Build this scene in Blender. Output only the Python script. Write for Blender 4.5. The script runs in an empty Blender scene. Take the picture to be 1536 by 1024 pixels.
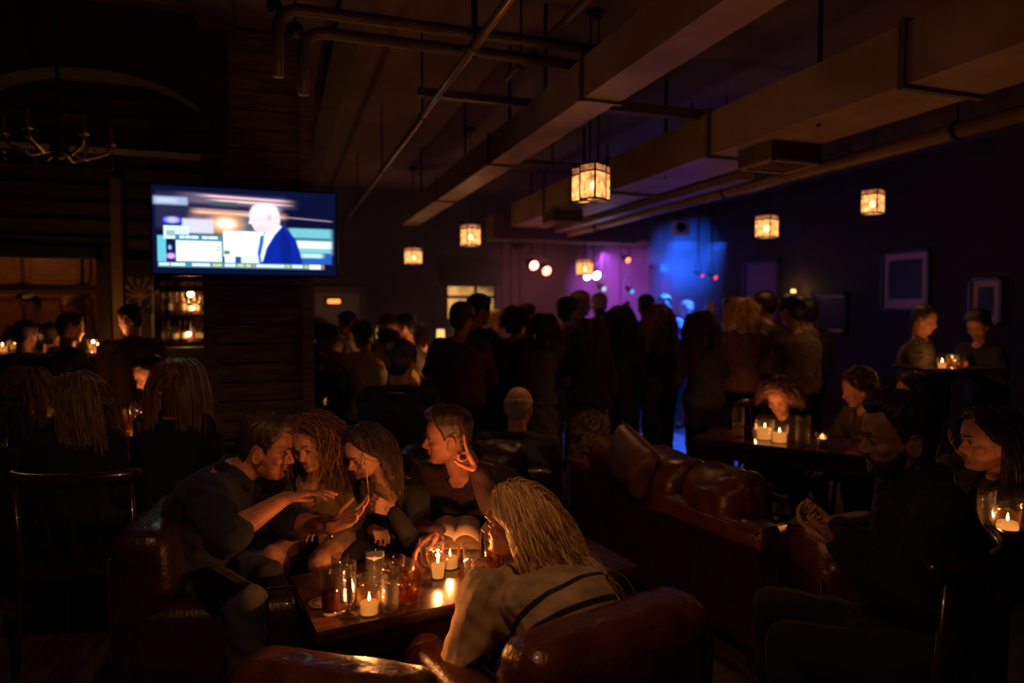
import bpy, bmesh, math, random
import numpy as np
from mathutils import Vector, Matrix
random.seed(7)
rng = np.random.default_rng(11)
PI = math.pi
SC = bpy.context.scene
COL = SC.collection
V = Vector

# ------------------------------------------------------------------ camera
EYE = V((0.0, 0.0, 1.6))
YAW, PITCH, FPX = math.radians(18.8), math.radians(-2.63), 1024.0
CF = V((math.sin(YAW) * math.cos(PITCH), math.cos(YAW) * math.cos(PITCH), math.sin(PITCH)))
CR = V((math.cos(YAW), -math.sin(YAW), 0.0))
CU = CR.cross(CF)
camd = bpy.data.cameras.new('camera')
cam = bpy.data.objects.new('camera', camd)
COL.objects.link(cam)
cam.matrix_world = Matrix(((CR.x, CU.x, -CF.x, EYE.x), (CR.y, CU.y, -CF.y, EYE.y), (CR.z, CU.z, -CF.z, EYE.z), (0, 0, 0, 1)))
camd.sensor_width = 36.0
camd.lens = 36.0 * FPX / 1536.0
camd.clip_start = 0.05
camd.dof.use_dof = True
camd.dof.focus_distance = 2.5
camd.dof.aperture_fstop = 1.35
SC.camera = cam

def P(px, py, d):
    """point seen at a photograph pixel, d metres along the view axis"""
    return EYE + d * (CF + (px - 768.0) / FPX * CR + (512.0 - py) / FPX * CU)
def G(px, py, z):
    r = CF + (px - 768.0) / FPX * CR + (512.0 - py) / FPX * CU
    return EYE + r * ((z - EYE.z) / r.z)
def onY(px, py, y):
    r = CF + (px - 768.0) / FPX * CR + (512.0 - py) / FPX * CU
    return EYE + r * (y / r.y)
def onX(px, py, x):
    r = CF + (px - 768.0) / FPX * CR + (512.0 - py) / FPX * CU
    return EYE + r * (x / r.x)
def C(xc, d, z):
    """xc metres to the right of the view axis, d metres ahead, height z"""
    return V((CR.x * xc + math.sin(YAW) * d, CR.y * xc + math.cos(YAW) * d, z))
def fwd(deg):
    """horizontal direction: 0 = away from the camera, 90 = to the photo's right, 180 = to the camera, -90 = left"""
    a = math.radians(deg) + YAW
    return V((math.sin(a), math.cos(a), 0.0))

# ------------------------------------------------------------------ materials
MATS = {}
def mat(name, col, rough=0.6, metal=0.0, var=0.0, vscale=8.0, bump=0.0, bscale=60.0, spec=0.5, coat=0.0, sheen=0.0, sss=0.0, stretch=None):
    if name in MATS: return MATS[name]
    m = bpy.data.materials.new(name); m.use_nodes = True
    nt = m.node_tree; b = nt.nodes['Principled BSDF']
    b.inputs['Base Color'].default_value = (*col, 1)
    b.inputs['Roughness'].default_value = rough
    b.inputs['Metallic'].default_value = metal
    b.inputs['Specular IOR Level'].default_value = spec
    b.inputs['Coat Weight'].default_value = coat
    b.inputs['Sheen Weight'].default_value = sheen
    if sss: b.inputs['Subsurface Weight'].default_value = sss; b.inputs['Subsurface Radius'].default_value = (0.01, 0.004, 0.002)
    tc = nt.nodes.new('ShaderNodeTexCoord'); mp = nt.nodes.new('ShaderNodeMapping')
    nt.links.new(tc.outputs['Object'], mp.inputs['Vector'])
    if stretch: mp.inputs['Scale'].default_value = stretch
    if var:
        n = nt.nodes.new('ShaderNodeTexNoise'); n.inputs['Scale'].default_value = vscale; n.inputs['Detail'].default_value = 6
        r = nt.nodes.new('ShaderNodeValToRGB')
        r.color_ramp.elements[0].position = 0.3; r.color_ramp.elements[1].position = 0.7
        r.color_ramp.elements[0].color = (*[c * (1 - var) for c in col], 1)
        r.color_ramp.elements[1].color = (*[min(1, c * (1 + var)) for c in col], 1)
        nt.links.new(mp.outputs[0], n.inputs['Vector']); nt.links.new(n.outputs['Fac'], r.inputs[0]); nt.links.new(r.outputs[0], b.inputs['Base Color'])
    if bump:
        n2 = nt.nodes.new('ShaderNodeTexNoise'); n2.inputs['Scale'].default_value = bscale; n2.inputs['Detail'].default_value = 4
        bu = nt.nodes.new('ShaderNodeBump'); bu.inputs['Strength'].default_value = bump; bu.inputs['Distance'].default_value = 0.01
        nt.links.new(mp.outputs[0], n2.inputs['Vector']); nt.links.new(n2.outputs['Fac'], bu.inputs['Height']); nt.links.new(bu.outputs[0], b.inputs['Normal'])
    if name.startswith('hair_'):
        ge = nt.nodes.new('ShaderNodeNewGeometry'); mr = nt.nodes.new('ShaderNodeMapRange'); mr.inputs[3].default_value = .45; mr.inputs[4].default_value = 1.55
        mu = nt.nodes.new('ShaderNodeVectorMath'); mu.operation = 'SCALE'; src = b.inputs['Base Color'].links[0].from_socket
        nt.links.new(ge.outputs['Random Per Island'], mr.inputs[0]); nt.links.new(mr.outputs[0], mu.inputs['Scale']); nt.links.new(src, mu.inputs[0]); nt.links.new(mu.outputs[0], b.inputs['Base Color'])
    MATS[name] = m
    return m
def emis(name, col, strength, pattern=None, clear=0.0):
    if name in MATS: return MATS[name]
    m = bpy.data.materials.new(name); m.use_nodes = True
    nt = m.node_tree; nt.nodes.clear()
    out = nt.nodes.new('ShaderNodeOutputMaterial'); e = nt.nodes.new('ShaderNodeEmission')
    e.inputs[0].default_value = (*col, 1); e.inputs[1].default_value = strength
    if pattern:
        tc = nt.nodes.new('ShaderNodeTexCoord'); v = nt.nodes.new('ShaderNodeTexNoise'); v.inputs['Scale'].default_value = pattern; v.inputs['Detail'].default_value = 3
        mr = nt.nodes.new('ShaderNodeMapRange'); mr.inputs[1].default_value = 0.36; mr.inputs[2].default_value = 0.66; mr.inputs[3].default_value = strength * 0.25; mr.inputs[4].default_value = strength * 1.5
        nt.links.new(tc.outputs['Object'], v.inputs['Vector']); nt.links.new(v.outputs['Fac'], mr.inputs[0]); nt.links.new(mr.outputs[0], e.inputs[1])
    last = e
    if clear:
        t = nt.nodes.new('ShaderNodeBsdfTransparent'); mx = nt.nodes.new('ShaderNodeMixShader'); mx.inputs[0].default_value = clear
        nt.links.new(e.outputs[0], mx.inputs[1]); nt.links.new(t.outputs[0], mx.inputs[2]); last = mx
    nt.links.new(last.outputs[0], out.inputs[0])
    MATS[name] = m
    return m
def glassy(name, tint=(1, 1, 1), base=0.05, rough=0.03, bump=0.0, diff=0.0, dcol=(1, 1, 1), bscale=90, ior=1.5, edge=0.0):
    """thin-walled glass or liquid: clear with a tint, mirror highlights by fresnel"""
    if name in MATS: return MATS[name]
    m = bpy.data.materials.new(name); m.use_nodes = True
    nt = m.node_tree; nt.nodes.clear(); N = nt.nodes.new; L = nt.links.new
    out = N('ShaderNodeOutputMaterial'); tr = N('ShaderNodeBsdfTransparent'); gl = N('ShaderNodeBsdfGlossy'); mx = N('ShaderNodeMixShader'); fr = N('ShaderNodeFresnel')
    tr.inputs[0].default_value = (*tint, 1); gl.inputs['Roughness'].default_value = rough; fr.inputs[0].default_value = ior
    ge = N('ShaderNodeNewGeometry'); mb = N('ShaderNodeMath'); mb.operation = 'MULTIPLY_ADD'; mb.inputs[1].default_value = 1 / ior - ior; mb.inputs[2].default_value = ior; L(ge.outputs['Backfacing'], mb.inputs[0]); L(mb.outputs[0], fr.inputs[0])
    ad = N('ShaderNodeMath'); ad.operation = 'ADD'; ad.inputs[1].default_value = base; ad.use_clamp = True
    L(fr.outputs[0], ad.inputs[0]); L(ad.outputs[0], mx.inputs[0]); L(tr.outputs[0], mx.inputs[1]); L(gl.outputs[0], mx.inputs[2])
    if bump:
        tc = N('ShaderNodeTexCoord'); n2 = N('ShaderNodeTexVoronoi'); n2.inputs['Scale'].default_value = bscale
        bu = N('ShaderNodeBump'); bu.inputs['Strength'].default_value = bump; bu.inputs['Distance'].default_value = 0.004
        L(tc.outputs['Object'], n2.inputs['Vector']); L(n2.outputs[0], bu.inputs['Height']); L(bu.outputs[0], gl.inputs['Normal']); L(bu.outputs[0], fr.inputs['Normal'])
    last = mx
    if diff or edge:
        d = N('ShaderNodeBsdfDiffuse'); d.inputs[0].default_value = (*dcol, 1); tl = N('ShaderNodeBsdfTranslucent'); tl.inputs[0].default_value = (*dcol, 1)
        a = N('ShaderNodeMixShader'); L(d.outputs[0], a.inputs[1]); L(tl.outputs[0], a.inputs[2])
        m2 = N('ShaderNodeMixShader'); m2.inputs[0].default_value = diff
        if edge:
            lw = N('ShaderNodeLayerWeight'); pw = N('ShaderNodeMath'); pw.operation = 'POWER'; pw.inputs[1].default_value = 4.0; ma = N('ShaderNodeMath'); ma.operation = 'MULTIPLY_ADD'; ma.inputs[1].default_value = edge; ma.inputs[2].default_value = diff
            lw.inputs[0].default_value = .5; L(lw.outputs['Facing'], pw.inputs[0]); L(pw.outputs[0], ma.inputs[0]); L(ma.outputs[0], m2.inputs[0])
        L(mx.outputs[0], m2.inputs[1]); L(a.outputs[0], m2.inputs[2]); last = m2
    L(last.outputs[0], out.inputs[0])
    MATS[name] = m
    return m
def pattern_mat(name, c1, c2, kind='plaid', scale=20.0, rough=0.9):
    if name in MATS: return MATS[name]
    m = mat(name, c1, rough)
    nt = m.node_tree; b = nt.nodes['Principled BSDF']; N = nt.nodes.new; L = nt.links.new
    tc = N('ShaderNodeTexCoord')
    r = N('ShaderNodeValToRGB'); r.color_ramp.elements[0].color = (*c1, 1); r.color_ramp.elements[1].color = (*c2, 1)
    if kind == 'plaid':
        w1 = N('ShaderNodeTexWave'); w2 = N('ShaderNodeTexWave'); w1.inputs['Scale'].default_value = scale; w2.inputs['Scale'].default_value = scale
        w1.bands_direction = 'Z'; w2.bands_direction = 'DIAGONAL'
        mm = N('ShaderNodeMath'); mm.operation = 'MULTIPLY'
        L(tc.outputs['Object'], w1.inputs[0]); L(tc.outputs['Object'], w2.inputs[0]); L(w1.outputs['Fac'], mm.inputs[0]); L(w2.outputs['Fac'], mm.inputs[1]); L(mm.outputs[0], r.inputs[0])
        r.color_ramp.elements[0].position = 0.1; r.color_ramp.elements[1].position = 0.6
    else:
        v = N('ShaderNodeTexVoronoi'); v.inputs['Scale'].default_value = scale; L(tc.outputs['Object'], v.inputs['Vector']); L(v.outputs['Distance'], r.inputs[0])
        r.color_ramp.elements[0].position = 0.25; r.color_ramp.elements[1].position = 0.6
    L(r.outputs[0], b.inputs['Base Color'])
    return m
def wood_mat(name, c1, c2, scale=(1, 8, 8), rough=0.35, coat=0.0, bump=0.15):
    if name in MATS: return MATS[name]
    m = mat(name, c1, rough, coat=coat)
    nt = m.node_tree; b = nt.nodes['Principled BSDF']; N = nt.nodes.new; L = nt.links.new
    tc = N('ShaderNodeTexCoord'); mp = N('ShaderNodeMapping'); mp.inputs['Scale'].default_value = scale
    n = N('ShaderNodeTexNoise'); n.inputs['Scale'].default_value = 4; n.inputs['Detail'].default_value = 8; n.inputs['Distortion'].default_value = 0.6
    r = N('ShaderNodeValToRGB'); r.color_ramp.elements[0].color = (*c1, 1); r.color_ramp.elements[1].color = (*c2, 1); r.color_ramp.elements[0].position = 0.35; r.color_ramp.elements[1].position = 0.65
    bu = N('ShaderNodeBump'); bu.inputs['Strength'].default_value = bump; bu.inputs['Distance'].default_value = 0.003
    L(tc.outputs['Object'], mp.inputs[0]); L(mp.outputs[0], n.inputs['Vector']); L(n.outputs['Fac'], r.inputs[0]); L(r.outputs[0], b.inputs['Base Color']); L(n.outputs['Fac'], bu.inputs['Height']); L(bu.outputs[0], b.inputs['Normal'])
    return m

# ------------------------------------------------------------------ objects
def thing(name, label, cat, loc=(0, 0, 0), rotz=0.0, group=None):
    o = bpy.data.objects.new(name, None); COL.objects.link(o)
    o.empty_display_size = 0.1
    o.location = loc; o.rotation_euler = (0, 0, rotz); o['label'] = label; o['category'] = cat
    if group: o['group'] = group
    return o
def tag(o, label, cat, group=None, kind=None):
    o['label'] = label; o['category'] = cat
    if group: o['group'] = group
    if kind: o['kind'] = kind
    return o

class PB:
    """collects closed shapes for one mesh"""
    def __init__(s): s.v = []; s.f = []; s.m = []
    def add(s, vs, fs, mi=0):
        b = len(s.v); s.v.extend([tuple(p) for p in vs]); s.f.extend([tuple(i + b for i in f) for f in fs]); s.m.extend([mi] * len(fs))
    def grid(s, rows, closed=True, caps=True, mi=0):
        """rows: list of equal-length rings"""
        n = len(rows[0]); vs = [p for r in rows for p in r]; fs = []
        for i in range(len(rows) - 1):
            for j in range(n if closed else n - 1):
                k = (j + 1) % n
                fs.append((i * n + j, i * n + k, (i + 1) * n + k, (i + 1) * n + j))
        if caps and closed:
            fs.append(tuple(reversed(range(n)))); fs.append(tuple((len(rows) - 1) * n + j for j in range(n)))
        s.add(vs, fs, mi)
    def cap(s, a, b, ra, rb=None, n=12, h=3, mi=0):
        """tapered capsule"""
        a = V(a); b = V(b); rb = ra if rb is None else rb
        ax = b - a; L = ax.length
        if L < 1e-6: ax = V((0, 0, 1e-5)); L = 1e-5
        w = ax.normalized(); u = w.orthogonal().normalized(); t = w.cross(u)
        rows = []
        for i in range(h + 1):
            ph = -PI / 2 + (PI / 2) * i / h; r = max(ra * math.cos(ph), ra * 0.04); c = a + w * (ra * math.sin(ph))
            rows.append([c + u * (r * math.cos(2 * PI * j / n)) + t * (r * math.sin(2 * PI * j / n)) for j in range(n)])
        for i in range(h + 1):
            ph = (PI / 2) * i / h; r = max(rb * math.cos(ph), rb * 0.04); c = b + w * (rb * math.sin(ph))
            rows.append([c + u * (r * math.cos(2 * PI * j / n)) + t * (r * math.sin(2 * PI * j / n)) for j in range(n)])
        s.grid(rows, mi=mi)
    def ell(s, c, r, B=None, n=16, h=10, mi=0):
        c = V(c); B = B or (V((1, 0, 0)), V((0, 1, 0)), V((0, 0, 1)))
        rows = []
        for i in range(h + 1):
            ph = -PI / 2 + PI * i / h; cr = max(math.cos(ph), 0.03)
            rows.append([c + B[0] * (r[0] * cr * math.cos(2 * PI * j / n)) + B[1] * (r[1] * cr * math.sin(2 * PI * j / n)) + B[2] * (r[2] * math.sin(ph)) for j in range(n)])
        s.grid(rows, mi=mi)
    def box(s, c, size, B=None, mi=0):
        c = V(c); B = B or (V((1, 0, 0)), V((0, 1, 0)), V((0, 0, 1))); x, y, z = [q / 2 for q in size]
        vs = [c + B[0] * (x * i) + B[1] * (y * j) + B[2] * (z * k) for k in (-1, 1) for j in (-1, 1) for i in (-1, 1)]
        s.add(vs, [(0, 2, 3, 1), (4, 5, 7, 6), (0, 1, 5, 4), (2, 6, 7, 3), (0, 4, 6, 2), (1, 3, 7, 5)], mi)
    def bar(s, a, b, w, h, mi=0):
        a = V(a); b = V(b); f = (b - a); L = f.length; f = f.normalized(); up = V((0, 0, 1)) if abs(f.z) < 0.95 else V((0, 1, 0)); r = f.cross(up).normalized(); u = r.cross(f)
        s.box((a + b) / 2, (w, L, h), (r, f, u), mi)
    def rbox(s, c, size, r, puff=0.0, axis=2, n=9, wob=0.0, seed=0, B=None, mi=0):
        """cushion: rounded box that swells along one axis"""
        B = B or (V((1, 0, 0)), V((0, 1, 0)), V((0, 0, 1))); c = V(c)
        h = np.array(size) / 2; r = min(r, h.min() * 0.999)
        g = np.linspace(-1, 1, n * 2 + 1); g = np.sign(g) * np.abs(g) ** 0.8
        for ax in range(3):
            for sg in (-1, 1):
                a, b = [(1, 2), (2, 0), (0, 1)][ax]
                uu, vv = np.meshgrid(g, g, indexing='ij')
                p = np.zeros(uu.shape + (3,)); p[..., ax] = sg * h[ax]; p[..., a] = uu * h[a]; p[..., b] = vv * h[b]
                q = np.clip(p, -(h - r), h - r); d = p - q; L = np.linalg.norm(d, axis=-1, keepdims=True); p = q + d / np.maximum(L, 1e-9) * r
                oth = [k for k in range(3) if k != axis]
                w = (1 - np.clip(np.abs(p[..., oth[0]]) / h[oth[0]], 0, 1) ** 2.2) * (1 - np.clip(np.abs(p[..., oth[1]]) / h[oth[1]], 0, 1) ** 2.2)
                p[..., axis] += puff * w * p[..., axis] / h[axis]
                if wob:
                    x, y, z = p[..., 0], p[..., 1], p[..., 2]
                    nz = np.sin(x * 31 + seed + 2 * np.sin(y * 17 + seed)) * np.sin(z * 27 + seed * 2 + 1.5 * np.sin(x * 13)) + 0.5 * np.sin(y * 61 + 3 * np.sin(x * 23 + seed))
                    p += (p / np.maximum(np.linalg.norm(p, axis=-1, keepdims=True), 1e-6)) * (wob * nz)[..., None]
                m = g.size; P3 = p.reshape(-1, 3)
                vs = [c + B[0] * float(t[0]) + B[1] * float(t[1]) + B[2] * float(t[2]) for t in P3]
                fs = []
                for i in range(m - 1):
                    for j in range(m - 1):
                        f = (i * m + j, (i + 1) * m + j, (i + 1) * m + j + 1, i * m + j + 1)
                        fs.append(f if sg > 0 else f[::-1])
                s.add(vs, fs, mi)
    def lathe(s, prof, c=(0, 0, 0), n=28, B=None, mi=0, caps=True):
        c = V(c); B = B or (V((1, 0, 0)), V((0, 1, 0)), V((0, 0, 1)))
        rows = [[c + B[0] * (r * math.cos(2 * PI * j / n)) + B[1] * (r * math.sin(2 * PI * j / n)) + B[2] * z for j in range(n)] for r, z in prof]
        s.grid(rows, caps=caps, mi=mi)
    def tube(s, pts, rad, n=8, mi=0, caps=True, flat=1.0):
        pts = [V(p) for p in pts]; rows = []; prev = None
        for i, p in enumerate(pts):
            t = (pts[min(i + 1, len(pts) - 1)] - pts[max(i - 1, 0)]).normalized()
            u = t.orthogonal().normalized() if prev is None else (prev - t * prev.dot(t)).normalized()
            prev = u; w = t.cross(u); r = rad[i] if isinstance(rad, (list, tuple)) else rad
            rows.append([p + u * (r * math.cos(2 * PI * j / n)) + w * (r * flat * math.sin(2 * PI * j / n)) for j in range(n)])
        s.grid(rows, caps=caps, mi=mi)
    def obj(s, name, m, parent=None, smooth=True, off=None, weld=False):
        me = bpy.data.meshes.new(name)
        off = off or V((0, 0, 0))
        a = np.array(s.v, dtype=np.float64) - np.array(off)
        me.from_pydata(a.tolist(), [], s.f)
        for mm in (m if isinstance(m, (list, tuple)) else [m]): me.materials.append(mm)
        if any(s.m): me.polygons.foreach_set('material_index', s.m)
        if weld:
            bm = bmesh.new(); bm.from_mesh(me); bmesh.ops.remove_doubles(bm, verts=bm.verts, dist=1e-5); bm.to_mesh(me); bm.free()
        if smooth: me.polygons.foreach_set('use_smooth', [True] * len(me.polygons))
        me.update()
        o = bpy.data.objects.new(name, me); COL.objects.link(o)
        if parent: o.parent = parent
        return o
    def remesh(s, name, m, voxel, smooth=2, parent=None, off=None, field=None):
        """one continuous surface around every shape collected"""
        me = bpy.data.meshes.new('tmp'); me.from_pydata(s.v, [], s.f); me.update()
        o = bpy.data.objects.new('tmp', me); COL.objects.link(o)
        md = o.modifiers.new('r', 'REMESH'); md.mode = 'VOXEL'; md.voxel_size = voxel
        if smooth:
            sm = o.modifiers.new('s', 'SMOOTH'); sm.iterations = smooth; sm.factor = 0.5
        dg = bpy.context.evaluated_depsgraph_get(); dg.update()
        out = bpy.data.meshes.new_from_object(o.evaluated_get(dg))
        bpy.data.objects.remove(o); bpy.data.meshes.remove(me)
        out.name = name
        n = len(out.vertices); co = np.empty(n * 3); out.vertices.foreach_get('co', co); co = co.reshape(-1, 3)
        if field is not None:
            nr = np.empty(n * 3); out.vertices.foreach_get('normal', nr); nr = nr.reshape(-1, 3)
            co = field(co, nr)
        if off is not None: co = co - np.array(off)
        out.vertices.foreach_set('co', co.ravel())
        out.polygons.foreach_set('use_smooth', [True] * len(out.polygons))
        out.materials.clear()
        for mm in (m if isinstance(m, (list, tuple)) else [m]): out.materials.append(mm)
        out.update()
        ob = bpy.data.objects.new(name, out); COL.objects.link(ob)
        if parent: ob.parent = parent
        return ob

def struct(name, pb, m, smooth=False):
    o = pb.obj(name, m, smooth=smooth); o['kind'] = 'structure'; return o
def light(name, loc, power, col, kind='POINT', size=0.03, **kw):
    ld = bpy.data.lights.new(name, kind); ld.energy = power; ld.color = col
    if kind in ('POINT', 'SPOT'): ld.shadow_soft_size = size
    if kind == 'AREA': ld.size = size
    for k, v in kw.items():
        if k != 'to': setattr(ld, k, v)
    o = bpy.data.objects.new(name, ld); COL.objects.link(o); o.location = loc
    if 'to' in kw: o.rotation_euler = (V(kw['to']) - V(loc)).to_track_quat('-Z', 'Y').to_euler()
    return o
# ------------------------------------------------------------------ people
HZ = [-.118, -.112, -.104, -.092, -.078, -.062, -.045, -.025, -.004, .012, .03, .06, .085, .104, .114, .118]
HFR = [.052, .072, .081, .084, .083, .086, .087, .087, .086, .094, .095, .090, .074, .046, .020, .004]
HBK = [.030, .012, -.005, -.030, -.055, -.075, -.086, -.094, -.100, -.103, -.105, -.100, -.086, -.062, -.036, -.014]
HW = [.012, .024, .035, .049, .059, .065, .069, .072, .0745, .076, .077, .074, .063, .045, .024, .008]
def head_pt(th, z, grow=0.0):
    f = np.interp(z, HZ, HFR); b = np.interp(z, HZ, HBK); w = np.interp(z, HZ, HW)
    cy = (f + b) / 2 * 0.7 + b * 0.15 + f * 0.15
    s, c = math.sin(th), math.cos(th)
    e = 0.86 if c > 0 else 0.95
    ry = (f - cy) if c > 0 else (cy - b)
    x = (w + grow) * math.copysign(abs(s) ** e, s); y = cy + (ry + grow) * math.copysign(abs(c) ** e, c)
    return x, y, z
def basis(f, up=V((0, 0, 1))):
    f = V(f).normalized(); r = f.cross(up).normalized(); u = r.cross(f).normalized(); return (r, f, u)
def tilt_basis(f, roll=0.0):
    r, f, u = basis(f); q = Matrix.Rotation(math.radians(roll), 3, f); return (q @ r, f, q @ u)

def smooth01(x): x = np.clip(x, 0, 1); return x * x * (3 - 2 * x)

def build_head(pb, c, B, s, sex, detail):
    def L(x, y, z): return c + B[0] * (x * s) + B[1] * (y * s) + B[2] * (z * s)
    n = 28 if detail else 16
    rows = [[L(*head_pt(-2 * PI * j / n, z)) for j in range(n)] for z in HZ]
    pb.grid(rows)
    k = 0.85 if sex == 'f' else 1.0
    pb.cap(L(0, .086, .004), L(0, .106 + .004 * (k - .8), -.032), .0085 * s * k, .0120 * s * k, n=10)
    for sx in (-1, 1):
        pb.ell(L(sx * .012 * k, .096, -.037), (.0085 * s * k, .011 * s, .008 * s), B, 10, 6)
        pb.ell(L(sx * .044, .056, -.026), (.024 * s, .024 * s, .022 * s), B, 12, 8)
        pb.cap(L(sx * .014, .090, .018), L(sx * .042, .078, .018), (.0085 if sex == 'm' else .006) * s, .007 * s, n=8)
        pb.ell(L(sx * .031, .0755, -.001), (.0155 * s, .0125 * s, .012 * s), B, 12, 8)
        if sex == 'm': pb.cap(L(sx * .052, .0, -.07), L(sx * .02, .066, -.10), .014 * s, .014 * s, n=8)
        er = (B[0], (B[1] * .97 - B[2] * .2).normalized(), (B[2] * .97 + B[1] * -.2).normalized())
        pb.ell(L(sx * .079, -.012, -.016), (.008 * s, .0175 * s, .031 * s), er, 12, 8)
        if detail:
            pts = []
            for q in range(11):
                a = -.6 + q * .42
                pts.append(L(sx * .0865, -.013 - .0165 * math.sin(a) * 1, -.014 + .030 * math.cos(a)))
            pb.tube(pts, .0042 * s, n=6)
    pb.ell(L(0, .0885, -.0565), (.0225 * s, .0085 * s, .0052 * s), B, 12, 6)
    pb.ell(L(0, .0865, -.0670), (.0190 * s, .0090 * s, .0062 * s), B, 12, 6)
    pb.ell(L(0, .0770, -.0960), (.0210 * s, .0140 * s, .0150 * s), B, 12, 6)

def head_field(c, B, s):
    R = np.array([list(B[0]), list(B[1]), list(B[2])]); c0 = np.array(c)
    def f(co, nr):
        l = (co - c0) @ R.T / s
        near = (np.linalg.norm(l, axis=1) < 0.17)
        x, y, z = np.abs(l[:, 0]), l[:, 1], l[:, 2]
        g = lambda a, b, cc, sa, sb, sc: np.exp(-((x - a) / sa) ** 2 - ((y - b) / sb) ** 2 - ((z - cc) / sc) ** 2)
        d = -0.0055 * g(.017, .088, .002, .007, .02, .008) - 0.006 * g(.031, .09, .0105, .018, .02, .0035) - .0035 * g(.03, .088, -.014, .016, .02, .005)
        d += -0.006 * g(0, .095, -.0615, .026, .02, .0022) - .003 * g(.0, .088, -.08, .02, .02, .006) - .004 * g(.083, -.01, -.016, .006, .007, .012)
        d += -0.003 * g(.03, .08, -.047, .006, .02, .012)
        d *= near * s
        return co + nr * d[:, None]
    return f

def hand(pb, w, d, n, s, side, curl=(.35, .35, .4, .45), thumb=.5, spread=.10, index=None, fr=1.0):
    """w wrist, d towards the fingers, n palm normal (the way the palm faces); side 1 = right hand, -1 = left"""
    d = V(d).normalized(); n = V(n); n = (n - d * n.dot(d)).normalized()
    a = n.cross(d) * -side        # towards the thumb
    k = s * 1.0
    pw = [(.033, .086, .0092), (.011, .090, .0095), (-.011, .086, .0090), (-.031, .078, .0082)]
    lens = [(.043, .026, .021), (.048, .030, .022), (.044, .028, .021), (.034, .021, .019)]
    for i, (x, l, r) in enumerate(pw):
        kn = w + d * (l * k) + a * (x * k)
        pb.cap(w + a * (x * k * .55) + d * .012, kn, .0155 * k, (.0128 if i < 3 else .0115) * k, n=8)
        p = kn; ang = 0.0; dd = (d + a * (spread * (1.1 - .75 * i))).normalized()
        c = curl[i] if not (index is not None and i == 0) else index
        for j, ln in enumerate(lens[i]):
            ang += c * (1.0 if j == 0 else 1.15)
            q = p + (dd * math.cos(ang) + n * math.sin(ang)) * (ln * k)
            pb.cap(p, q, r * k * (1 - .06 * j) * fr, r * k * (.93 - .07 * j) * fr, n=8, h=2); p = q
    pb.ell(w + d * (.045 * k) - n * (.001 * k), (.036 * k, .048 * k, .013 * k), (a, d, n), 12, 8)
    t0 = w + d * (.018 * k) + a * (.026 * k) + n * .004; td = (d * .62 + a * (.80 - thumb * .35) + n * (.10 + thumb * .55)).normalized()
    t1 = t0 + td * (.042 * k); td2 = (td * .8 + d * .45 + n * (.25 * thumb)).normalized(); t2 = t1 + td2 * (.032 * k); t3 = t2 + (td2 + d * .3 - a * .15 * thumb).normalized() * (.025 * k)
    pb.cap(t0, t1, .0155 * k, .0118 * k, n=8); pb.cap(t1, t2, .0108 * k * fr, .0098 * k * fr, n=8); pb.cap(t2, t3, .0098 * k * fr, .0078 * k * fr, n=8)

def ik(a, t, l1, l2, pole):
    a = V(a); t = V(t); v = t - a; D = v.length
    if D > (l1 + l2) * .995: t = a + v * ((l1 + l2) * .995 / D); v = t - a; D = v.length
    D = max(D, abs(l1 - l2) + .02)
    w = v.normalized(); x = (l1 * l1 - l2 * l2 + D * D) / (2 * D); h = math.sqrt(max(l1 * l1 - x * x, 0))
    p = V(pole) - w * V(pole).dot(w); p = p.normalized() if p.length > 1e-4 else w.orthogonal().normalized()
    return a + w * x + p * h, t

TM = [(-.15, .09, .08), (-.06, .160, .115), (.07, .176, .128), (.24, .162, .122), (.42, .155, .118), (.60, .168, .122), (.74, .182, .124), (.86, .172, .108), (.945, .115, .080), (1.0, .062, .060), (1.05, .052, .054)]
TF = [(-.15, .09, .08), (-.06, .168, .118), (.07, .176, .125), (.24, .140, .105), (.42, .120, .094), (.60, .135, .102), (.74, .148, .108), (.86, .145, .092), (.945, .095, .070), (1.0, .052, .052), (1.05, .045, .047)]

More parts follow.
